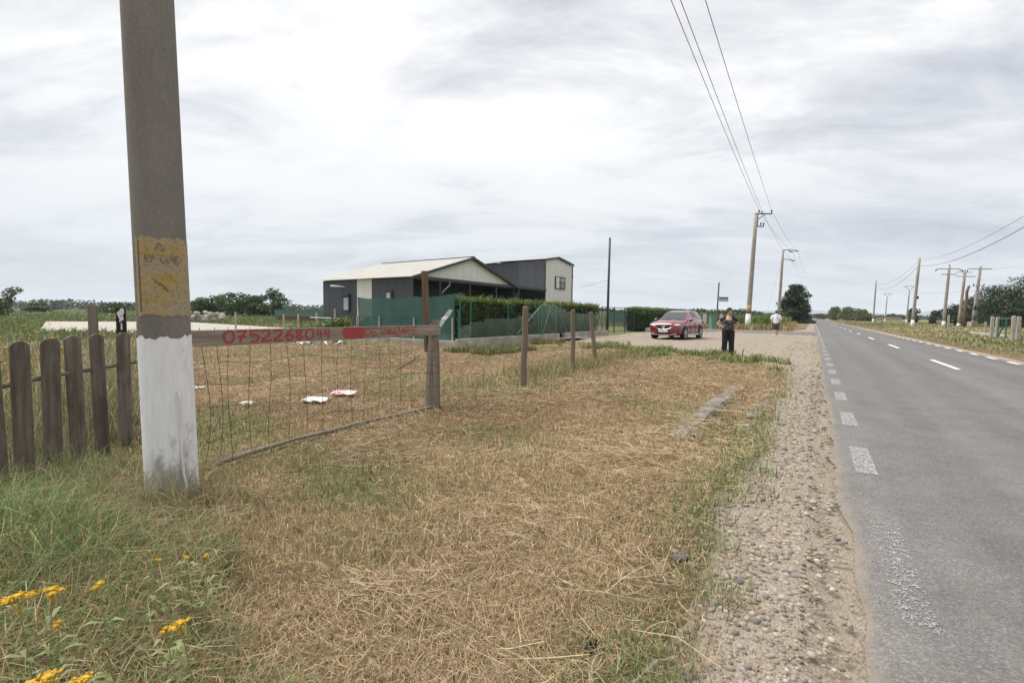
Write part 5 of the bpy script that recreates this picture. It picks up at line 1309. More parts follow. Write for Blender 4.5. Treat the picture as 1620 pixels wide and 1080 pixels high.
def distance_right():
    # tree beside the second pole, and what stands round it
    x, y, _ = atY(1258, 490, 104); tree('poplar', 'dense dark conical tree beside the road in the distance', 'tree', x, y, 9.0, 8.4, 8500, 0.26, DARK, None, 0.02, 'cone', seed=3, clumps=38)
    spots = [(1040, 130, 2.9, 13), (1075, 130, 3.0, 14), (1105, 125, 3.4, 13), (1135, 120, 3.2, 12), (1168, 120, 3.3, 13), (1200, 120, 2.8, 12), (1000, 140, 3.4, 14), (970, 140, 3.5, 13), (1225, 125, 2.5, 10), (940, 150, 3.4, 14)]
    od = ['leftmost', 'second', 'third', 'fourth', 'fifth', 'sixth', 'seventh', 'eighth', 'ninth', 'tenth and last']; order = sorted(range(len(spots)), key=lambda i: spots[i][0])
    for rank, i in enumerate(order):
        px, Y, h, w = spots[i]; x, y, _ = atY(px, 490, Y); tree('shrub', od[rank] + ' bushy shrub, counted from the left, in the hedgerow behind the crop', 'shrub', x, y, h, w, 1300, 0.3, GREENS, 'hedgerow behind the crop', 0.04, seed=60 + i)
    wl = [(1322, 260, 8.0, 9, 'leftmost willow by the right side of the distant road'), (1345, 235, 7.4, 12, 'broad middle willow by the distant road'), (1366, 215, 5.6, 9, 'rightmost willow by the distant road, beside a pole')]
    for k, (px, Y, h, w, lab) in enumerate(wl):
        x, y, _ = atY(px, 495, Y); tree('willow', lab, 'tree', x, y, h, w, 2200, 0.5, OLIVE, 'willows by the distant road', 0.12, droop=2.0, seed=80 + k)
    bs = [(1446, 150, 5.0, 5.0, 'round bush between the slim poles and the leaning cluster'), (1478, 120, 3.6, 3.0, 'dark small bush left of the pole cluster'), (1415, 300, 4.5, 12, 'low far bush behind the grey shed'), (1545, 210, 4.2, 12, 'far bush behind the pole cluster'), (1300, 420, 5, 16, 'far scrub where the road ends')]
    for k, (px, Y, h, w, lab) in enumerate(bs): x, y, _ = atY(px, 495, Y); tree('bush', lab, 'bush', x, y, h, w, 1200, 0.3 * Y / 150, GREENS if k != 1 else DARK, None, 0.05, seed=90 + k)
    # grove at the right edge
    gv = [(1512, 92, 4.4, 6, 'round', 'low left tree of the right grove, behind the pole cluster'), (1540, 88, 5.4, 7, 'round', 'middle tree of the right grove'), (1566, 84, 7.6, 8, 'umbrella', 'flat-topped tree of the right grove'), (1596, 80, 6.6, 8, 'round', 'dark bushy tree of the right grove'), (1622, 78, 9.4, 9, 'umbrella', 'tallest tree at the right edge'), (1585, 74, 5.4, 8, 'round', 'low dark front tree of the right grove'), (1640, 72, 6.2, 8, 'round', 'front tree cut by the right picture edge')]
    for k, (px, Y, h, w, sh, lab) in enumerate(gv): x, y, _ = atY(px, 490, Y); tree('grove_tree', lab, 'tree', x, y, h, w, 3000, 0.17, DARK, 'grove on the right', 0.12 if sh == 'round' else 0.35, sh, seed=110 + k)
    C, R = [], []
    for k in range(120):
        a = math.radians(18 + 34 * k / 120); d = 900; C.append((d * math.sin(a), d * math.cos(a), 2.5)); R.append((9, 9, 4.5 + 2 * math.sin(k * 1.3)))
    tag(leaf_cloud('far_wood', C, R, 6000, 2.0, [(0.05, 0.075, 0.04), (0.065, 0.085, 0.045)], M['leaf']), 'thin far woodland band along the right horizon', 'wood', kind='stuff')
    # blue hills beyond
    V, q = [], []; n = 160
    for k in range(n + 1):
        a = math.radians(20 + 44 * k / n); d = 7800; hgt = 40 + 110 * float(fbm(np.float64(k * .07), np.float64(3.), 13, 5)) * (0.5 + 0.5 * math.sin(math.pi * k / n)); V += [(d * math.sin(a), d * math.cos(a), -5), (d * 1.03 * math.sin(a), d * 1.03 * math.cos(a), hgt), (d * 1.2 * math.sin(a), d * 1.2 * math.cos(a), -5)]
    for k in range(n): q += [(3 * k, 3 * k + 3, 3 * k + 4, 3 * k + 1), (3 * k + 1, 3 * k + 4, 3 * k + 5, 3 * k + 2)]
    structure(big_mesh('hills', V, q, None, None, simple('hill_forest', (0.07, 0.10, 0.075), (0.05, 0.075, 0.055), 0.004, 0.9, 0), None, True))
    # shed
    x, y, _ = atY(1402, 498, 270); t = thing('shed', 'long low grey shed far behind the slim poles', 'building', (x, y, 0), -0.3); b = MB(); b.box((0, 0, 1.2), (13, 6, 2.4)); b.build('wall', M['concrete'], t); b = MB(); b.prism([(-7, 0), (7, 0), (7, .3), (-7, .5)], (1, 0, 0), (0, 0, 1), (0, 1, 0), (0, -3.4, 2.4), 6.8); b.build('roof', M['steel'], t)
    # concrete posts and green wicket on the right verge
    for k, (px, Y, h, lab) in enumerate(((1500, 45.5, 1.75, 'leftmost concrete post by the right verge'), (1569, 30.6, 1.52, 'left concrete post of the green wicket on the right'), (1577, 31.6, 1.5, 'second concrete post just right of the left wicket post'), (1603, 26.9, 1.55, 'right concrete post of the green wicket'), (1611, 27.6, 1.52, 'rear concrete post beside the right wicket post'), (1559, 47, 1.1, 'low far concrete post behind the wicket'))):
        x, y, _ = atY(px, 520, Y); b = MB(); b.box((0, 0, h / 2 - .1), (0.19, 0.16, h + .2), 0, (random.uniform(-.03, .03), random.uniform(-.03, .03))); o = b.build('concrete_post', M['concrete'], bevel=0.02); o.location = (x, y, hz(x, y)); o.rotation_euler = (0, 0, ROADZ); tag(o, lab, 'post', 'concrete posts on the right verge')
    xa, ya, _ = atY(1579, 520, 31.0); xb, yb, _ = atY(1600, 520, 27.4); t = thing('wicket', 'dark green wire wicket between concrete posts on the right verge', 'gate', (xa, ya, hz(xa, ya)), math.atan2(yb - ya, xb - xa)); Ln = math.hypot(xb - xa, yb - ya)
    for p in ([(0, 0, .05), (0, 0, 1.4)], [(Ln, 0, .05), (Ln, 0, 1.4)], [(0, 0, 1.4), (Ln, 0, 1.4)], [(0, 0, .1), (Ln, 0, .1)], [(0, .02, .1), (Ln * .6, .02, 1.4)], [(Ln * .6, .02, .1), (Ln * .6, .02, 1.4)]): b = MB(); b.tube(p, 0.035, 6); b.build('bar', M['green_steel'], t)
    x, y = us(11.3, 45); b = MB(); b.box((4, 0, 0.1), (10.5, 0.3, 0.4)); o = b.build('low_wall', M['concrete'], bevel=0.02); o.location = (x, y, 0); o.rotation_euler = (0, 0, ROADZ); tag(o, 'low concrete kerb wall between the posts on the right verge', 'wall')


distance_right()


# ------------------------------------------------------------------ poles and cables
def insulator(t, p, h=0.28):
    b = MB(); b.tube([p, (p[0], p[1], p[2] + h * .35), (p[0], p[1], p[2] + h * .4), (p[0], p[1], p[2] + h * .7), (p[0], p[1], p[2] + h * .75), (p[0], p[1], p[2] + h)], [0.03, 0.03, 0.09, 0.075, 0.095, 0.05], 8); b.build('insulator', M['ceramic'], t, True)


def far_pole(name, label, x, y, h, r0, r1, lean=(0, 0), white=0.0, group=None, rz=0.0):
    t = thing(name, label, 'pole', (x, y, 0), rz, group); b = MB(); zs = [-.3, h * .25, h * .5, h * .75, h]
    b.tube([(lean[0] * z / h, lean[1] * z / h, z) for z in zs], [r0 + (r1 - r0) * max(z, 0) / h for z in zs], 14); b.build('shaft', M['pole_far'], t, True)
    if white:
        b = MB(); b.tube([(lean[0] * z / h, lean[1] * z / h, z) for z in (-.1, white)], [r0 + .006, r0 + (r1 - r0) * white / h + .006], 14); b.build('whitewash', M['white_wash'], t, True)
    return t


def arm(t, x0, x1, z, y=0.0, s=0.1):
    b = MB(); b.box(((x0 + x1) / 2, y, z), (abs(x1 - x0), s, s)); b.build('cross_arm', M['steel'], t)


def cable(label, pts, sags, r=0.011, mat='wire', name='power_cable', group='power cables'):
    path = []
    for k in range(len(pts) - 1):
        A, B_ = Vector(pts[k]), Vector(pts[k + 1])
        for i in range(25 if k == len(pts) - 2 else 24):
            f = i / 24; p = A.lerp(B_, f); p.z -= 4 * sags[k] * f * (1 - f); path.append(p)
    b = MB(); b.tube(path, r, 5, False); tag(b.build(name, M[mat]), label, 'cable', group)


def poles():
    P1 = (26.2, 50.7); p = far_pole('utility_pole', 'tall concrete pole with whitewashed foot behind the woman', *P1, 12.55, 0.27, 0.185, (0.42, 0), 1.65)
    arm(p, 0.3, 2.15, 12.62); arm(p, 0.5, 1.3, 11.25); b = MB(); b.tube([(0.62, 0, 11.2), (0.62, 0, 12.6)], 0.05, 5); b.build('arm_strut', M['steel'], p); b = MB(); b.tube([(0.62, 0, 12.0), (1.4, 0, 12.58)], 0.04, 5); b.build('arm_brace', M['steel'], p)
    for q in ((0.72, 12.67), (1.05, 12.67), (2.1, 12.67), (0.98, 11.3), (1.28, 11.3)): insulator(p, (q[0], 0, q[1]), 0.36 if q[0] != 1.05 else 0.2)
    y_ = MB(); y_.tube([(0.06, 0, 1.66), (0.09, 0, 2.6)], [0.268, 0.262], 14); y_.build('painted_square', bpy.data.materials['weathered_yellow_paint'], p, True)
    P2 = (44.9, 77.0); p = far_pole('utility_pole', 'second tall concrete pole with two short arms above the walking man', *P2, 12.6, 0.26, 0.17, (0.3, 0), 0.0)
    arm(p, 0.3, 2.1, 12.55); arm(p, 0.3, 1.6, 11.0)
    for a, z in ((2.1, 12.55), (1.2, 12.4), (1.6, 10.95)):
        b = MB(); b.tube([(a, 0, z), (a + .35, 0, z - .12), (a + .7, -.2, z - .2)], [.05, .1, .05], 6); b.build('insulator', M['ceramic'], p)
    b = MB(); b.tube([(0.2, 0, 11.2), (-3.9, -3, 0.6)], 0.012, 4); b.build('guy_wire', M['wire'], p)
    far = (70.5, 115.0, 12.5)
    for k, (a, e1, z1, e2, z2, lab) in enumerate(((0.70, 0.72, 13.0, 1.9, 12.4, 'left one of the three cables rising to the top of the picture'), (0.98, 1.05, 12.9, 1.7, 11.0, 'middle one of the three cables rising to the top of the picture'), (1.62, 2.1, 13.0, 2.8, 12.4, 'right one of the three cables rising to the top of the picture'))):
        cable(lab, [(-2.7 + a, 3.3, 10.25), (P1[0] + e1, P1[1], z1), (P2[0] + e2, P2[1], z2), (far[0] + e2, far[1], far[2])], [0.25, 0.5, 0.6], 0.0125)
    # right side of the road
    R1, R2, R0 = (61.2, 69.7), (101, 127.6), (21.7, 12.0)
    for P, h, lab, ln in ((R1, 10.5, 'leaning concrete pole carrying sagging cables on the right', 0.45), (R2, 11.9, 'far concrete pole right of the road beside the willows', 0.2), (R0, 10.5, 'concrete pole off to the right of the road carrying the cables', 0.2)):
        p = far_pole('cable_pole', lab, *P, h, 0.22, 0.17, (ln, 0), 1.15, 'poles right of the road')
        if P is R1: b = MB(); b.box((0.42, -.1, 4.55), (0.3, 0.25, 0.4)); b.build('junction_box', M['black'], p, bevel=0.03)
    cable('upper sagging cable at the right edge', [(R0[0], R0[1], 10.2), (R1[0] + .4, R1[1], 10.15), (R2[0], R2[1], 11.3)], [1.7, 1.6], 0.017)
    cable('lower thick sagging cable at the right edge', [(R0[0], R0[1], 9.8), (R1[0] + .4, R1[1], 9.4), (R2[0], R2[1], 10.6)], [2.0, 2.0], 0.03)
    def near(px, Y): return atY(px, 505, Y)[:2]
    A = far_pole('line_pole', 'left concrete pole of the cluster with two cross arms', *near(1493, 76), 10.1, 0.24, 0.18, (0.35, 0), 1.0, 'pole cluster on the right'); arm(A, -1.5, 2.0, 9.65); arm(A, -0.9, 1.6, 8.75)
    for q in (-1.6, 2.0): b = MB(); b.tube([(q, 0, 9.6), (q * 1.25, -.1, 9.3)], [.06, .1], 6); b.build('insulator', M['ceramic'], A)
    insulator(A, (0.35, 0, 10.1)); B_ = far_pole('line_pole', 'middle concrete pole of the cluster, lower arms', *near(1517, 82), 9.7, 0.24, 0.2, (0.5, 0), 0.6, 'pole cluster on the right'); arm(B_, -1.0, 2.4, 9.0)
    for q in (0.1, .5, .9): insulator(B_, (q, 0, 9.7), 0.45)
    arm(B_, -1.2, 1.9, 9.72, 0, .07); C_ = far_pole('line_pole', 'right double-legged concrete pole of the cluster on a block', *near(1539, 80), 10.6, 0.25, 0.19, (0.7, 0), 0.0, 'pole cluster on the right'); arm(C_, -1.5, 2.7, 10.15); arm(C_, -0.3, 1.5, 7.2, 0, .08)
    insulator(C_, (-.3, 0, 7.1), .5); insulator(C_, (1.5, 0, 7.1), .5); b = MB(); b.box((0, 0, .45), (1.1, .9, 1.0)); b.build('footing', M['concrete'], C_, bevel=.04); b = MB(); b.tube([(0.5, 0, .5), (0.62, 0, 5.2)], [.2, .15], 10); b.build('leg', M['pole_far'], C_)
    x, y = near(1526, 74); b = MB(); b.tube([(0, 0, -.2), (-.15, 0, 2), (.1, 0, 4.2), (.05, 0, 5.8), (.35, 0, 6.75)], [.24, .22, .2, .19, .17], 9); o = b.build('dead_trunk', M['brown_wood'], None, True); o.location = (x, y, 0); tag(o, 'bare brown crooked trunk among the concrete pole cluster', 'trunk')
    for px, Y, lab in ((1434, 127, 'nearer slim pole with arched cross arm in the field'), (1400, 166, 'farther slim pole with arched cross arm in the field')):
        x, y = near(px, Y); p = far_pole('slim_pole', lab, x, y, 9.2, 0.2, 0.14, (0.35, 0), 1.1, 'slim poles in the field'); b = MB(); b.tube([(0.35 + 1.75 * math.cos(a), 0, 10.4 - .35 * abs(math.cos(a)) ** 3) for a in np.linspace(math.pi, 0, 9)], .06, 5); b.build('arched_arm', M['steel'], p)
        for sg in (-1, 1): b = MB(); b.tube([(0.35, 0, 9.1), (0.35 + sg * 1.2, 0, 10.3)], .05, 5); b.build('arm_brace', M['steel'], p)
    cable('long low cable running across to the pole cluster', [(R2[0], R2[1], 9.6), (*near(1541, 80), 6.3)], [0.6], 0.022)
    cable('thin cable from pole cluster to the right picture edge', [(*near(1520, 82), 9.9), (92, 52, 12.5)], [0.5], 0.014)
    x, y = us(-11.5, 29.0); cable('thin cable between the tall building and the dark steel pole', [(*us(-26.75, 51.0), 4.55), (x, y, 3.7)], [0.25], 0.011)


poles()


# ------------------------------------------------------------------ red car
def car():
    paint, nt, b = nmat('red_car_paint'); b.inputs['Base Color'].default_value = (0.16, 0.006, 0.010, 1); b.inputs['Roughness'].default_value = 0.28; b.inputs['Coat Weight'].default_value = 1.0; b.inputs['Coat Roughness'].default_value = 0.05
    chrome, nt, b = nmat('chrome'); b.inputs['Base Color'].default_value = (0.75, 0.75, 0.76, 1); b.inputs['Metallic'].default_value = 0.9; b.inputs['Roughness'].default_value = 0.2
    silver = simple('silver_trim', (0.5, 0.5, 0.5), None, 5, 0.35, 0); lamp = glass_mat('lamp_glass', (0.55, 0.56, 0.58), 0.1); blk = M['black']; gl = glass_mat('car_glass', (0.05, 0.06, 0.065), 0.04)
    x, y = us(-6.80, 28.4); t = thing('car', 'red sport utility car parked on the gravel apron facing the camera', 'car', (x, y, 0.0), ROADZ + math.pi - math.radians(6))
    st = [(2.28, .56, .34, .68, .76), (2.22, .74, .25, .80, .87), (2.08, .86, .22, .89, .96), (1.8, .905, .21, .96, 1.03), (1.4, .92, .21, 1.01, 1.08), (1.0, .92, .21, 1.05, 1.12), (.2, .92, .21, 1.04, 1.08), (-.8, .92, .21, 1.07, 1.1), (-1.6, .915, .23, 1.10, 1.13), (-2.05, .87, .28, 1.06, 1.1), (-2.25, .72, .36, .95, .98)]
    V, q = [], []
    for X, w, zb, zs, zt in st:
        half = [(0, zb), (.8 * w, zb), (.97 * w, zb + .1), (w, zb + .28), (.985 * w, (zb + zs) / 2 + .1), (.96 * w, zs - .05), (.87 * w, zs + .01), (.45 * w, zt), (0, zt + .012)]
        V += [(X, a, z) for a, z in half] + [(X, -a, z) for a, z in half[-2:0:-1]]
    m = 16; q = [(j * m + i, j * m + (i + 1) % m, (j + 1) * m + (i + 1) % m, (j + 1) * m + i) for j in range(len(st) - 1) for i in range(m)] + [tuple(range(m)), tuple((len(st) - 1) * m + i for i in range(m))]
    b = MB(); b.add(V, q); body = b.build('body', paint, t, True)
    Bf, Br, Rf, Rm, Rr = (1.08, .80, 1.03), (-2.12, .78, 1.07), (.20, .60, 1.575), (-.7, .63, 1.655), (-1.78, .57, 1.565); mir = lambda p: (p[0], -p[1], p[2])
    P = [Bf, Br, Rr, Rm, Rf]; b = MB(); b.add(P + [mir(p) for p in P], [(0, 1, 2, 3, 4), (9, 8, 7, 6, 5), (0, 4, 9, 5), (4, 3, 8, 9), (3, 2, 7, 8), (2, 1, 6, 7), (0, 5, 6, 1)]); b.build('cabin', paint, t, bevel=0.03)

    def quad(name, A, B_, C_, D_, m0=.06, m1=.06, off=.012, mat=gl):
        A, B_, C_, D_ = map(Vector, (A, B_, C_, D_)); f = lambda a, c: A.lerp(B_, a).lerp(D_.lerp(C_, a), c); n = (B_ - A).cross(D_ - A).normalized() * off
        b = MB(); b.add([f(m0, m1) + n, f(1 - m0, m1) + n, f(1 - m0, 1 - m1) + n, f(m0, 1 - m1) + n], [(0, 1, 2, 3)]); return b.build(name, mat, t)
    quad('windscreen', mir(Bf), Bf, Rf, mir(Rf), .05, .07); quad('rear_window', Br, mir(Br), mir(Rr), Rr, .08, .12)
    L = lambda a, c, f: tuple(a[i] * (1 - f) + c[i] * f for i in range(3))
    for sgn in (1, -1):
        s_ = (lambda p: p) if sgn == 1 else mir
        sets = [(L(Bf, Br, .14), L(Bf, Br, .47), L(Rm, Rf, .12), L(Rf, Rm, .1)), (L(Bf, Br, .50), L(Bf, Br, .78), L(Rm, Rr, .62), L(Rm, Rr, .02)), (L(Bf, Br, .81), L(Bf, Br, .94), L(Rm, Rr, .92), L(Rm, Rr, .70))]
        for A, B_, C_, D_ in sets:
            w_ = [s_(A), s_(B_), s_(C_), s_(D_)]
            if sgn == 1: w_ = [w_[1], w_[0], w_[3], w_[2]]
            quad('side_window', *w_, .03, .10, .014)
        for X in (.52, -.42, -1.42):
            b = MB(); b.box((X, sgn * .921, .68), (.012, .012, .72)); b.build('door_seam', blk, t)
        for X in (-.25, -1.2): b = MB(); b.box((X, sgn * .935, .90), (.2, .03, .035)); b.build('door_handle', paint, t, bevel=.008)
        b = MB(); b.ball((.78, sgn * 1.03, 1.10), (.09, .13, .085), 10, 7); b.tube([(.8, sgn * .82, 1.04), (.79, sgn * .98, 1.08)], .03, 6); b.build('wing_mirror', paint, t, True)
        b = MB(); b.ball((2.04, sgn * .69, .815), (.17, .20, .075), 12, 7); hl = b.build('headlight', lamp, t, True); b = MB(); b.ball((2.14, sgn * .62, .82), (.085, .06, .05), 8, 6); b.build('lens', chrome, hl, True)
        b = MB(); b.box((2.13, sgn * .68, .43), (.14, .22, .12), sgn * -.35); fg = b.build('fog_recess', blk, t, bevel=.02); b = MB(); b.ball((2.2, sgn * .66, .43), (.03, .045, .045), 8, 6); b.build('fog_light', lamp, fg, True)
        b = MB(); b.ball((-2.1, sgn * .72, .98), (.14, .2, .08), 10, 6); b.build('tail_light', paint, t, True)
        b = MB(); b.box((-.05, sgn * .905, .26), (2.0, .06, .12)); b.build('sill_trim', silver, t, bevel=.015)
        for X in (1.36, -1.34):
            b = MB(); b.tube([(X, sgn * .80, .36), (X, sgn * .928, .36)], .425, 24); b.build('wheel_arch', blk, t)
            w = thing('wheel', None, None); w.parent = t; w.location = (X, sgn * .83, .345)
            b = MB(); R_ = [(-.11, .30), (-.11, .335), (-.07, .345), (.07, .345), (.118, .335), (.118, .25), (.10, .235)]
            n = 26; v = [(r * math.cos(2 * math.pi * k / n), sgn * yy, r * math.sin(2 * math.pi * k / n)) for yy, r in R_ for k in range(n)]; f = [(j * n + k, j * n + (k + 1) % n, (j + 1) * n + (k + 1) % n, (j + 1) * n + k) for j in range(len(R_) - 1) for k in range(n)]
            b.add(v, f); b.build('tyre', blk, w, True)
            b = MB(); b.tube([(0, sgn * .07, 0), (0, sgn * .085, 0)], .235, 24)
            for k in range(5): a = k * 1.2566; b.tube([(0, sgn * .112, 0), (.21 * math.cos(a), sgn * .11, .21 * math.sin(a))], [.035, .03], 5)
            b.tube([(.222 * math.cos(a), sgn * .108, .222 * math.sin(a)) for a in np.linspace(0, 2 * math.pi, 25)], .016, 5, False); b.build('rim', silver, w)
    ol = [(-.50, .16), (-.40, .18), (.40, .18), (.50, .16), (.44, .04), (.30, -.04), (0, -.07), (-.30, -.04), (-.44, .04)]
    b = MB(); b.prism(ol, (0, 1, 0), (-.12, 0, 1), (1, 0, 0), (2.20, 0, .635), .095); g = b.build('grille', blk, t)
    b = MB(); b.tube([(2.30 - .12 * z, a, .635 + z) for a, z in ol[3:] + ol[:1]], .011, 6, False); b.build('grille_rim', chrome, g)
    b = MB(); b.tube([(2.305, .085 * math.cos(a), .705 + .068 * math.sin(a)) for a in np.linspace(0, 2 * math.pi, 21)], .007, 6, False); b.tube([(2.305, -.078, .72), (2.31, -.035, .705), (2.31, 0, .66), (2.31, .035, .705), (2.305, .078, .72)], .006, 5, False); b.build('badge', chrome, g)
    b = MB(); b.box((2.31, 0, .47), (.02, .53, .115)); b.build('number_plate', M['white'], t)
    b = MB(); b.prism([(-.72, .06), (-.45, 0), (.45, 0), (.72, .06), (.70, .12), (.42, .055), (-.42, .055), (-.70, .12)], (0, 1, 0), (0, 0, 1), (1, 0, 0), (2.12, 0, .245), .13); b.build('lower_bumper_trim', silver, t, bevel=.01)
    b = MB(); b.prism([(-.42, 0), (.42, 0), (.36, .12), (-.36, .12)], (0, 1, 0), (0, 0, 1), (1, 0, 0), (2.16, 0, .31), .12); b.build('lower_grille', blk, t)
    b = MB(); b.tube([(1.02, .05, 1.10), (.86, .62, 1.17)], .012, 5); b.tube([(1.02, -.55, 1.10), (.88, .0, 1.16)], .012, 5); b.build('wiper', blk, t)


car()


# ------------------------------------------------------------------ people
def grown(name, chains, balls, mat, parent, voxel=0.009, smooth=8):
    """one continuous surface grown round tapered limbs"""
    b = MB()
    for pts, rad in chains:
        P, R_ = [], []
        for i in range(len(pts) - 1):
            for k in range(5): f = k / 5; P.append(Vector(pts[i]).lerp(Vector(pts[i + 1]), f)); R_.append(rad[i] * (1 - f) + rad[i + 1] * f)
        P.append(Vector(pts[-1])); R_.append(rad[-1]); b.tube(P, R_, 12)
        for p, r in zip(pts, rad): b.ball(p, r * 0.995, 12, 8)
    for c, r in balls: b.ball(c, r, 16, 10)
    o = b.build(name, mat, parent, True)
    m = o.modifiers.new('join', 'REMESH'); m.mode = 'VOXEL'; m.voxel_size = voxel; m.use_smooth_shade = True
    m = o.modifiers.new('soften', 'SMOOTH'); m.factor = 0.5; m.iterations = smooth
    return o


def hand(chains, wrist, d, side, curl):
    """palm and five unequal bent fingers from the wrist along d"""
    w, d = Vector(wrist), Vector(d).normalized(); s = Vector(side).normalized(); c = Vector(curl).normalized()
    k = w + d * 0.085; chains.append(([w, k], [0.026, 0.034]))
    for i, ln in enumerate((0.062, 0.075, 0.07, 0.055)):
        a = k + s * (i - 1.5) * 0.019; chains.append(([a, a + d * ln * .55 + c * .008, a + d * ln * .8 + c * .03], [0.0095, 0.009, 0.0075]))
    a = w + d * 0.03 - s * 0.028; chains.append(([a, a - s * .03 + d * .03, a - s * .035 + d * .06 + c * .01], [0.011, 0.010, 0.008]))


def people():
    skin = simple('skin', (0.50, 0.30, 0.215), (0.44, 0.25, 0.18), 9, 0.55, 0); black = simple('black_cloth', (0.012, 0.012, 0.014), (0.02, 0.02, 0.022), 14, 0.85, 0.2); hair = simple('dark_hair', (0.025, 0.016, 0.012), (0.05, 0.03, 0.02), 40, 0.6, 0.3)
    # woman with hands on her hips, looking to her left
    m, nt, b = nmat('print_blouse'); z = noise(nt, 16, 5, 0.7, (1, 1, .8)); tc = nt.nodes.new('ShaderNodeTexCoord'); sp = nt.nodes.new('ShaderNodeSeparateXYZ'); nt.links.new(tc.outputs['Object'], sp.inputs[0])
    band = ramp(nt, sp.outputs['Z'], [(0.0, 0.0), (1.0, 0.0)]); mr = nt.nodes.new('ShaderNodeMapRange'); nt.links.new(sp.outputs['Z'], mr.inputs[0]); mr.inputs[1].default_value = 1.22; mr.inputs[2].default_value = 1.16
    nt.links.new(mixc(nt, mixc(nt, 1.0, mr.outputs[0], ramp(nt, z.outputs['Fac'], [(.47, 0.0), (.6, 0.7)]), 'MULTIPLY'), (0.018, 0.014, 0.016), (0.20, 0.205, 0.23)), b.inputs['Base Color']); b.inputs['Roughness'].default_value = 0.8
    x, y = 7.27, 15.3; t = thing('person', 'woman in black trousers and dark print blouse standing with hands on hips', 'person', (x, y, hz(x, y)), math.radians(-24))
    ch = [([(0, 0, .86), (0, .0, 1.0), (0, 0, 1.15), (0, .01, 1.27)], [.13, .125, .125, .10]), ([(0, .01, 1.27), (0.0, .0, 1.385), (.01, -.01, 1.44)], [.07, .052, .05]),
          ([(-.06, .01, 1.29), (-.165, .01, 1.285), (-.33, .06, 1.085), (-.20, -.02, .985)], [.06, .056, .043, .03]), ([(.06, .01, 1.29), (.165, .01, 1.28), (.285, .07, 1.06), (.215, -.02, .93)], [.06, .056, .043, .03]),
          ([(-.09, 0, .86), (-.10, 0, .46), (-.11, .02, .09)], [.095, .06, .042]), ([(.09, 0, .86), (.10, 0, .46), (.115, .02, .09)], [.095, .06, .042])]
    hand(ch, (-.20, -.02, .985), (.9, -.35, -.25), (0, -.3, -1), (0, 1, .2)); hand(ch, (.215, -.02, .93), (-.5, -.6, -.6), (.5, -.5, .5), (-.3, 1, 0))
    hd = (.02, -.015, 1.50); f = Vector((.62, -.78, 0)); sd_ = Vector((.78, .62, 0))
    face = [(hd, (.076, .083, .108)), (tuple(Vector(hd) + f * .035 + Vector((0, 0, -.055))), (.052, .052, .052)), (tuple(Vector(hd) + f * .088 + Vector((0, 0, -.012))), (.015, .015, .022)), (tuple(Vector(hd) + f * .07 + Vector((0, 0, -.058))), (.024, .02, .012)), (tuple(Vector(hd) + sd_ * .08), (.014, .02, .028)), (tuple(Vector(hd) - sd_ * .08), (.014, .02, .028)), ((0, -.03, 1.2), (.14, .10, .10))]
    body = grown('body', ch, face, skin, t, 0.008, 4)
    for sg in (-1, 1): b = MB(); b.ball(tuple(Vector(hd) + f * .072 + sd_ * sg * .03 + Vector((0, 0, .012))), .011, 8, 6); b.build('eye', simple('eye_dark', (.02, .015, .012), None, 5, .3, 0), body, True)
    hb = [(tuple(Vector(hd) - f * .024 + Vector((0, 0, .03))), (.096, .10, .11))]
    for k in range(26): a, e = random.uniform(0, 6.28), random.uniform(-.1, 1.3); v = Vector((math.cos(a) * math.cos(e), math.sin(a) * math.cos(e), math.sin(e))); hb += [] if v.dot(f) > .5 and e < .6 else [(tuple(Vector(hd) - f * .022 + Vector((0, 0, .03)) + Vector((v.x * .08, v.y * .08, v.z * .09))), .024)]
    grown('hair', [], hb, hair, body, 0.008, 2)
    grown('blouse', [([(0, 0, .93), (0, 0, 1.04), (0, -.005, 1.13)], [.158, .15, .15]), ([(-.10, .0, 1.16), (-.125, .0, 1.285), (-.225, .035, 1.215)], [.095, .072, .07]), ([(.10, .0, 1.16), (.125, .0, 1.285), (.222, .035, 1.21)], [.095, .072, .07]), ([(-.1, .06, 1.29), (.1, .06, 1.29)], [.07, .07])], [((-.07, -.07, 1.155), (.085, .085, .085)), ((.07, -.07, 1.155), (.085, .085, .085)), ((0, .0, 1.0), (.18, .14, .12))], m, body, 0.009, 5)
    grown('trousers', [([(0, 0, .95), (0, 0, .86)], [.15, .15]), ([(-.085, 0, .86), (-.10, 0, .46), (-.115, .01, .06)], [.118, .088, .082]), ([(.085, 0, .86), (.105, 0, .46), (.12, .01, .06)], [.118, .088, .082])], [((0, .01, .87), (.195, .155, .12))], black, body, 0.009, 4)
    for sg in (-1, 1): grown('shoe', [([(sg * .118, .04, .035), (sg * .13, -.14, .028)], [.042, .036])], [], black, body, 0.009, 3)
    # man walking away in a white shirt
    x, y = 17.65, 30.5; t = thing('person', 'man in white shirt and grey shorts walking away along the gravel', 'person', (x, y, 0.0), math.radians(150))
    ch = [([(0, 0, .92), (0, 0, 1.2), (0, .01, 1.42)], [.15, .15, .12]), ([(0, .01, 1.42), (0, 0, 1.55)], [.08, .058]),
          ([(-.1, .0, 1.42), (-.2, 0, 1.40), (-.255, .03, 1.12), (-.26, -.08, .90)], [.07, .062, .046, .03]), ([(.1, .0, 1.42), (.2, 0, 1.40), (.255, .05, 1.13), (.25, .06, .90)], [.07, .062, .046, .03]),
          ([(-.09, 0, .9), (-.10, -.06, .50), (-.10, .0, .10)], [.1, .065, .042]), ([(.09, 0, .9), (.10, .03, .50), (.095, .17, .13)], [.1, .065, .042])]
    hand(ch, (-.26, -.08, .90), (0, -.15, -1), (0, 1, 0), (1, -.2, 0)); hand(ch, (.25, .06, .90), (0, -.05, -1), (0, 1, 0), (-1, -.2, 0)); hd = (0, -.03, 1.645)
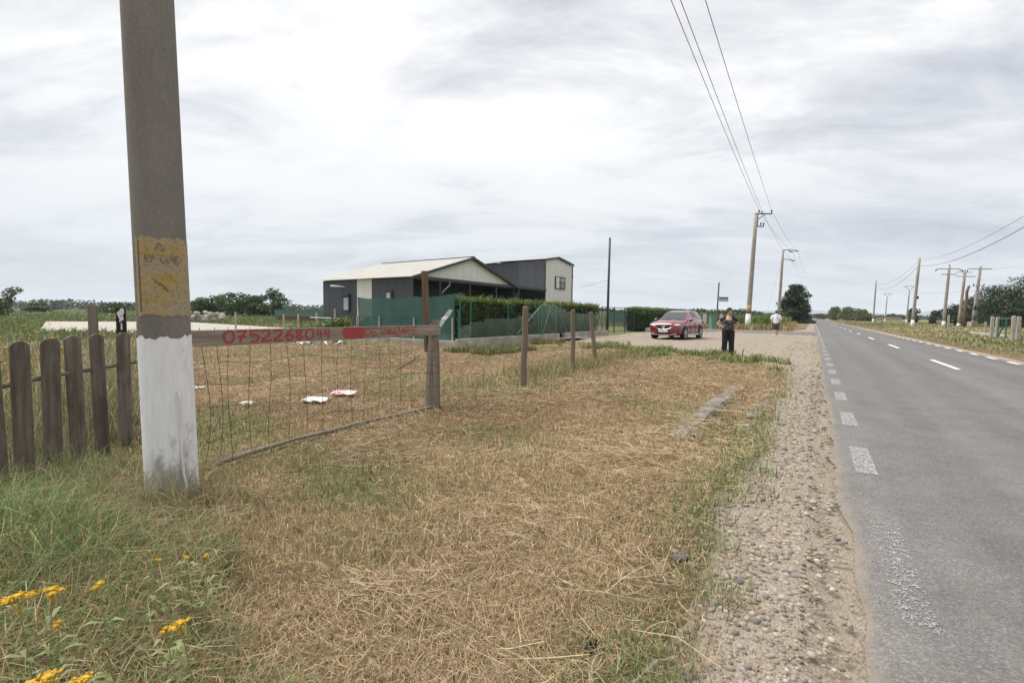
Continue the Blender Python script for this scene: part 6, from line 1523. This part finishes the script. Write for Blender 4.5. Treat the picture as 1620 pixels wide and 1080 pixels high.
    body = grown('body', ch, [(hd, (.078, .095, .115)), ((0, -.07, 1.59), (.05, .05, .05)), ((0, -.128, 1.64), (.015, .018, .022)), ((.08, -.02, 1.64), (.014, .02, .03)), ((-.08, -.02, 1.64), (.014, .02, .03))], skin, t, 0.009, 4)
    grown('hair', [], [((0, -.008, 1.68), (.086, .098, .098))], hair, body, 0.009, 2)
    grown('shirt', [([(0, 0, .95), (0, 0, 1.2), (0, .01, 1.40)], [.175, .175, .15]), ([(-.1, 0, 1.40), (-.2, 0, 1.40), (-.255, .01, 1.22)], [.1, .088, .082]), ([(.1, 0, 1.40), (.2, 0, 1.40), (.255, .02, 1.22)], [.1, .088, .082])], [((0, 0, 1.05), (.2, .16, .16)), ((0, .02, 1.3), (.2, .14, .14))], simple('white_cotton', (0.78, 0.78, 0.80), (0.68, 0.68, 0.7), 7, .9, .2), body, 0.01, 5)
    grown('shorts', [([(0, 0, .98), (0, 0, .9)], [.165, .165]), ([(-.09, 0, .9), (-.105, -.045, .56)], [.13, .108]), ([(.09, 0, .9), (.105, .02, .56)], [.13, .108])], [((0, 0, .9), (.195, .16, .12))], simple('grey_cotton', (0.075, 0.08, 0.095), None, 7, .9, .2), body, 0.01, 4)
    wh = bpy.data.materials['white_cotton']
    grown('shoe', [([(-.10, .05, .045), (-.105, -.15, .035)], [.05, .042])], [], wh, body, 0.009, 3); grown('shoe', [([(.095, .21, .09), (.10, .03, .04)], [.05, .042])], [], wh, body, 0.009, 3)


people()


# ------------------------------------------------------------------ signs and litter
def bits():
    x, y, _ = atY(1134, 500, 55); b = MB(); b.tube([(0, 0, -.2), (.04, 0, 2.5), (.12, 0, 5.4)], [.10, .09, .075], 9); t = thing('sign_post', 'brown wooden post with a small green and red sign behind the woman', 'sign', (x, y, 0)); b.build('post', M['brown_wood'], t)
    b = MB(); b.box((.72, -.06, 3.52), (1.1, .04, .30)); b.build('green_board', simple('teal_sign', (0.03, 0.22, 0.19), (0.10, 0.30, 0.27), 9, .6, 0), t); b = MB(); b.box((.72, -.06, 3.23), (1.08, .04, .20)); b.build('red_board', simple('pink_sign', (0.50, 0.16, 0.18), (0.6, 0.4, 0.4), 9, .6, 0), t)
    x, y, _ = atY(1128, 510, 47); t = thing('cabinet', 'green metal utility cabinet behind the red car', 'cabinet', (x, y, 0), .3); b = MB(); b.box((0, 0, .72), (.62, .4, 1.3)); b.build('case', M['pale_green_steel'], t, bevel=.02); b = MB(); b.box((0, -.02, 1.41), (.7, .5, .07)); b.build('lid', M['pale_green_steel'], t, bevel=.01); b = MB(); b.box((0, 0, .04), (.7, .5, .12)); b.build('foot', M['concrete'], t); b = MB(); b.box((.1, -.215, .75), (.03, .03, .14)); b.build('handle', M['steel'], t)
    for px, Y, z, w, h, lab in ((1115, 46, 1.1, .42, .95, 'pale notice board just right of the red car'), (1141, 49, 1.35, .38, .5, 'small white notice board behind the woman\'s shoulder')):
        x, y, _ = atY(px, 505, Y); t = thing('notice_board', lab, 'board', (x, y, 0), .3); b = MB(); b.box((0, 0, z), (w, .04, h)); b.build('plate', simple('pale_notice', (.62, .60, .58), (.42, .40, .40), 6, .6, 0), t)
        b = MB(); b.tube([(0, .04, 0), (0, .04, z + h / 2)], .025, 6); b.build('post', M['galv'], t)
    paper = simple('paper', (0.72, 0.70, 0.67), (0.6, 0.57, 0.53), 12, .8, .2); pink = simple('pink_print', (0.72, 0.62, 0.62), (0.62, 0.17, 0.2), 11, .7, .1, lo=.40, hi=.5)
    for (px, py, w, d, mt, lab) in ((500, 634, .36, .20, paper, 'flat white sheet on the dry grass behind the wire gate'), (544, 623, .36, .22, pink, 'white and pink printed sheet on the grass behind the wire gate'), (391, 640, .16, .12, paper, 'small crumpled white scrap behind the wire gate near the pole'), (316, 615, .16, .08, paper, 'small white scrap beside the concrete pole')):
        dd = ray(px, py); k = (0.03 - H) / dd[2]; x, y = dd[0] * k, dd[1] * k; b = MB(); V = []; an = random.uniform(-.15, .15)
        for j in range(6):
            for i in range(8): V.append((w * (i / 7 - .5), d * (j / 5 - .5), .012 * math.sin(i * 1.9 + j * 2.3) + .02 * random.random()))
        b.add(V, [(j * 8 + i, j * 8 + i + 1, (j + 1) * 8 + i + 1, (j + 1) * 8 + i) for j in range(5) for i in range(7)]); o = b.build('paper_sheet', mt); o.location = (x, y, hz(x, y) + .045); o.rotation_euler = (.12, 0, an); tag(o, lab, 'litter')
    dd = ray(931, 1029); k = (.02 - H) / dd[2]; x, y = dd[0] * k, dd[1] * k; b = MB(); b.add([(-.03, 0, .0), (0, -.005, .02), (.008, .02, .055), (.02, 0, .03), (.035, .01, .07), (.03, -.01, .0)], [(0, 1, 2), (1, 3, 2), (3, 5, 4), (0, 5, 1), (1, 5, 3)]); o = b.build('plastic_scrap', M['black']); o.location = (x, y, hz(x, y) + .01); tag(o, 'small black plastic scrap in the front hay', 'litter')
    dd = ray(640, 555); x, y, _ = atY(645, 560, 10.2); b = MB(); b.tube([(-.28, 0, .05), (0, 0, .22), (.28, .02, .42)], [.014, .012, .008], 6); o = b.build('branch', M['bark']); o.location = (x, y, hz(x, y)); tag(o, 'dark dead branch sticking up behind the painted board', 'branch')
    # longer loose straws and dry branches lying on top of the hay in front
    n = 45; xx, yy = polar(n, 1.5, 5.5, -16, 28); u, s = to_us(xx, yy); kp = u < -0.35
    tag(straws('long_straws', xx[kp], yy[kp], .22 + .22 * rs.rand(kp.sum()), .0025 + .0015 * rs.rand(kp.sum()), .03 + .02 * rs.rand(kp.sum()), jitter((0.55, 0.42, 0.26), kp.sum(), .2), M['straw']), 'longer pale straws lying loose on the front hay', 'hay', kind='stuff')


bits()


# ------------------------------------------------------------------ haze
def haze():
    b = MB(); b.box((0, 2000, 65), (20400, 18400, 148)); m = bpy.data.materials.new('haze_air'); m.use_nodes = True; nt = m.node_tree; nt.nodes.clear()
    out = nt.nodes.new('ShaderNodeOutputMaterial'); v = nt.nodes.new('ShaderNodeVolumePrincipled'); v.inputs['Color'].default_value = (0.80, 0.88, 1.0, 1); v.inputs['Density'].default_value = 0.00013; v.inputs['Anisotropy'].default_value = 0.0
    nt.links.new(v.outputs[0], out.inputs['Volume']); o = b.build('haze', m); tag(o, 'thin bluish air that fades the far hills and woods', 'haze', kind='stuff')


haze()
SC.cycles.volume_bounces = 1
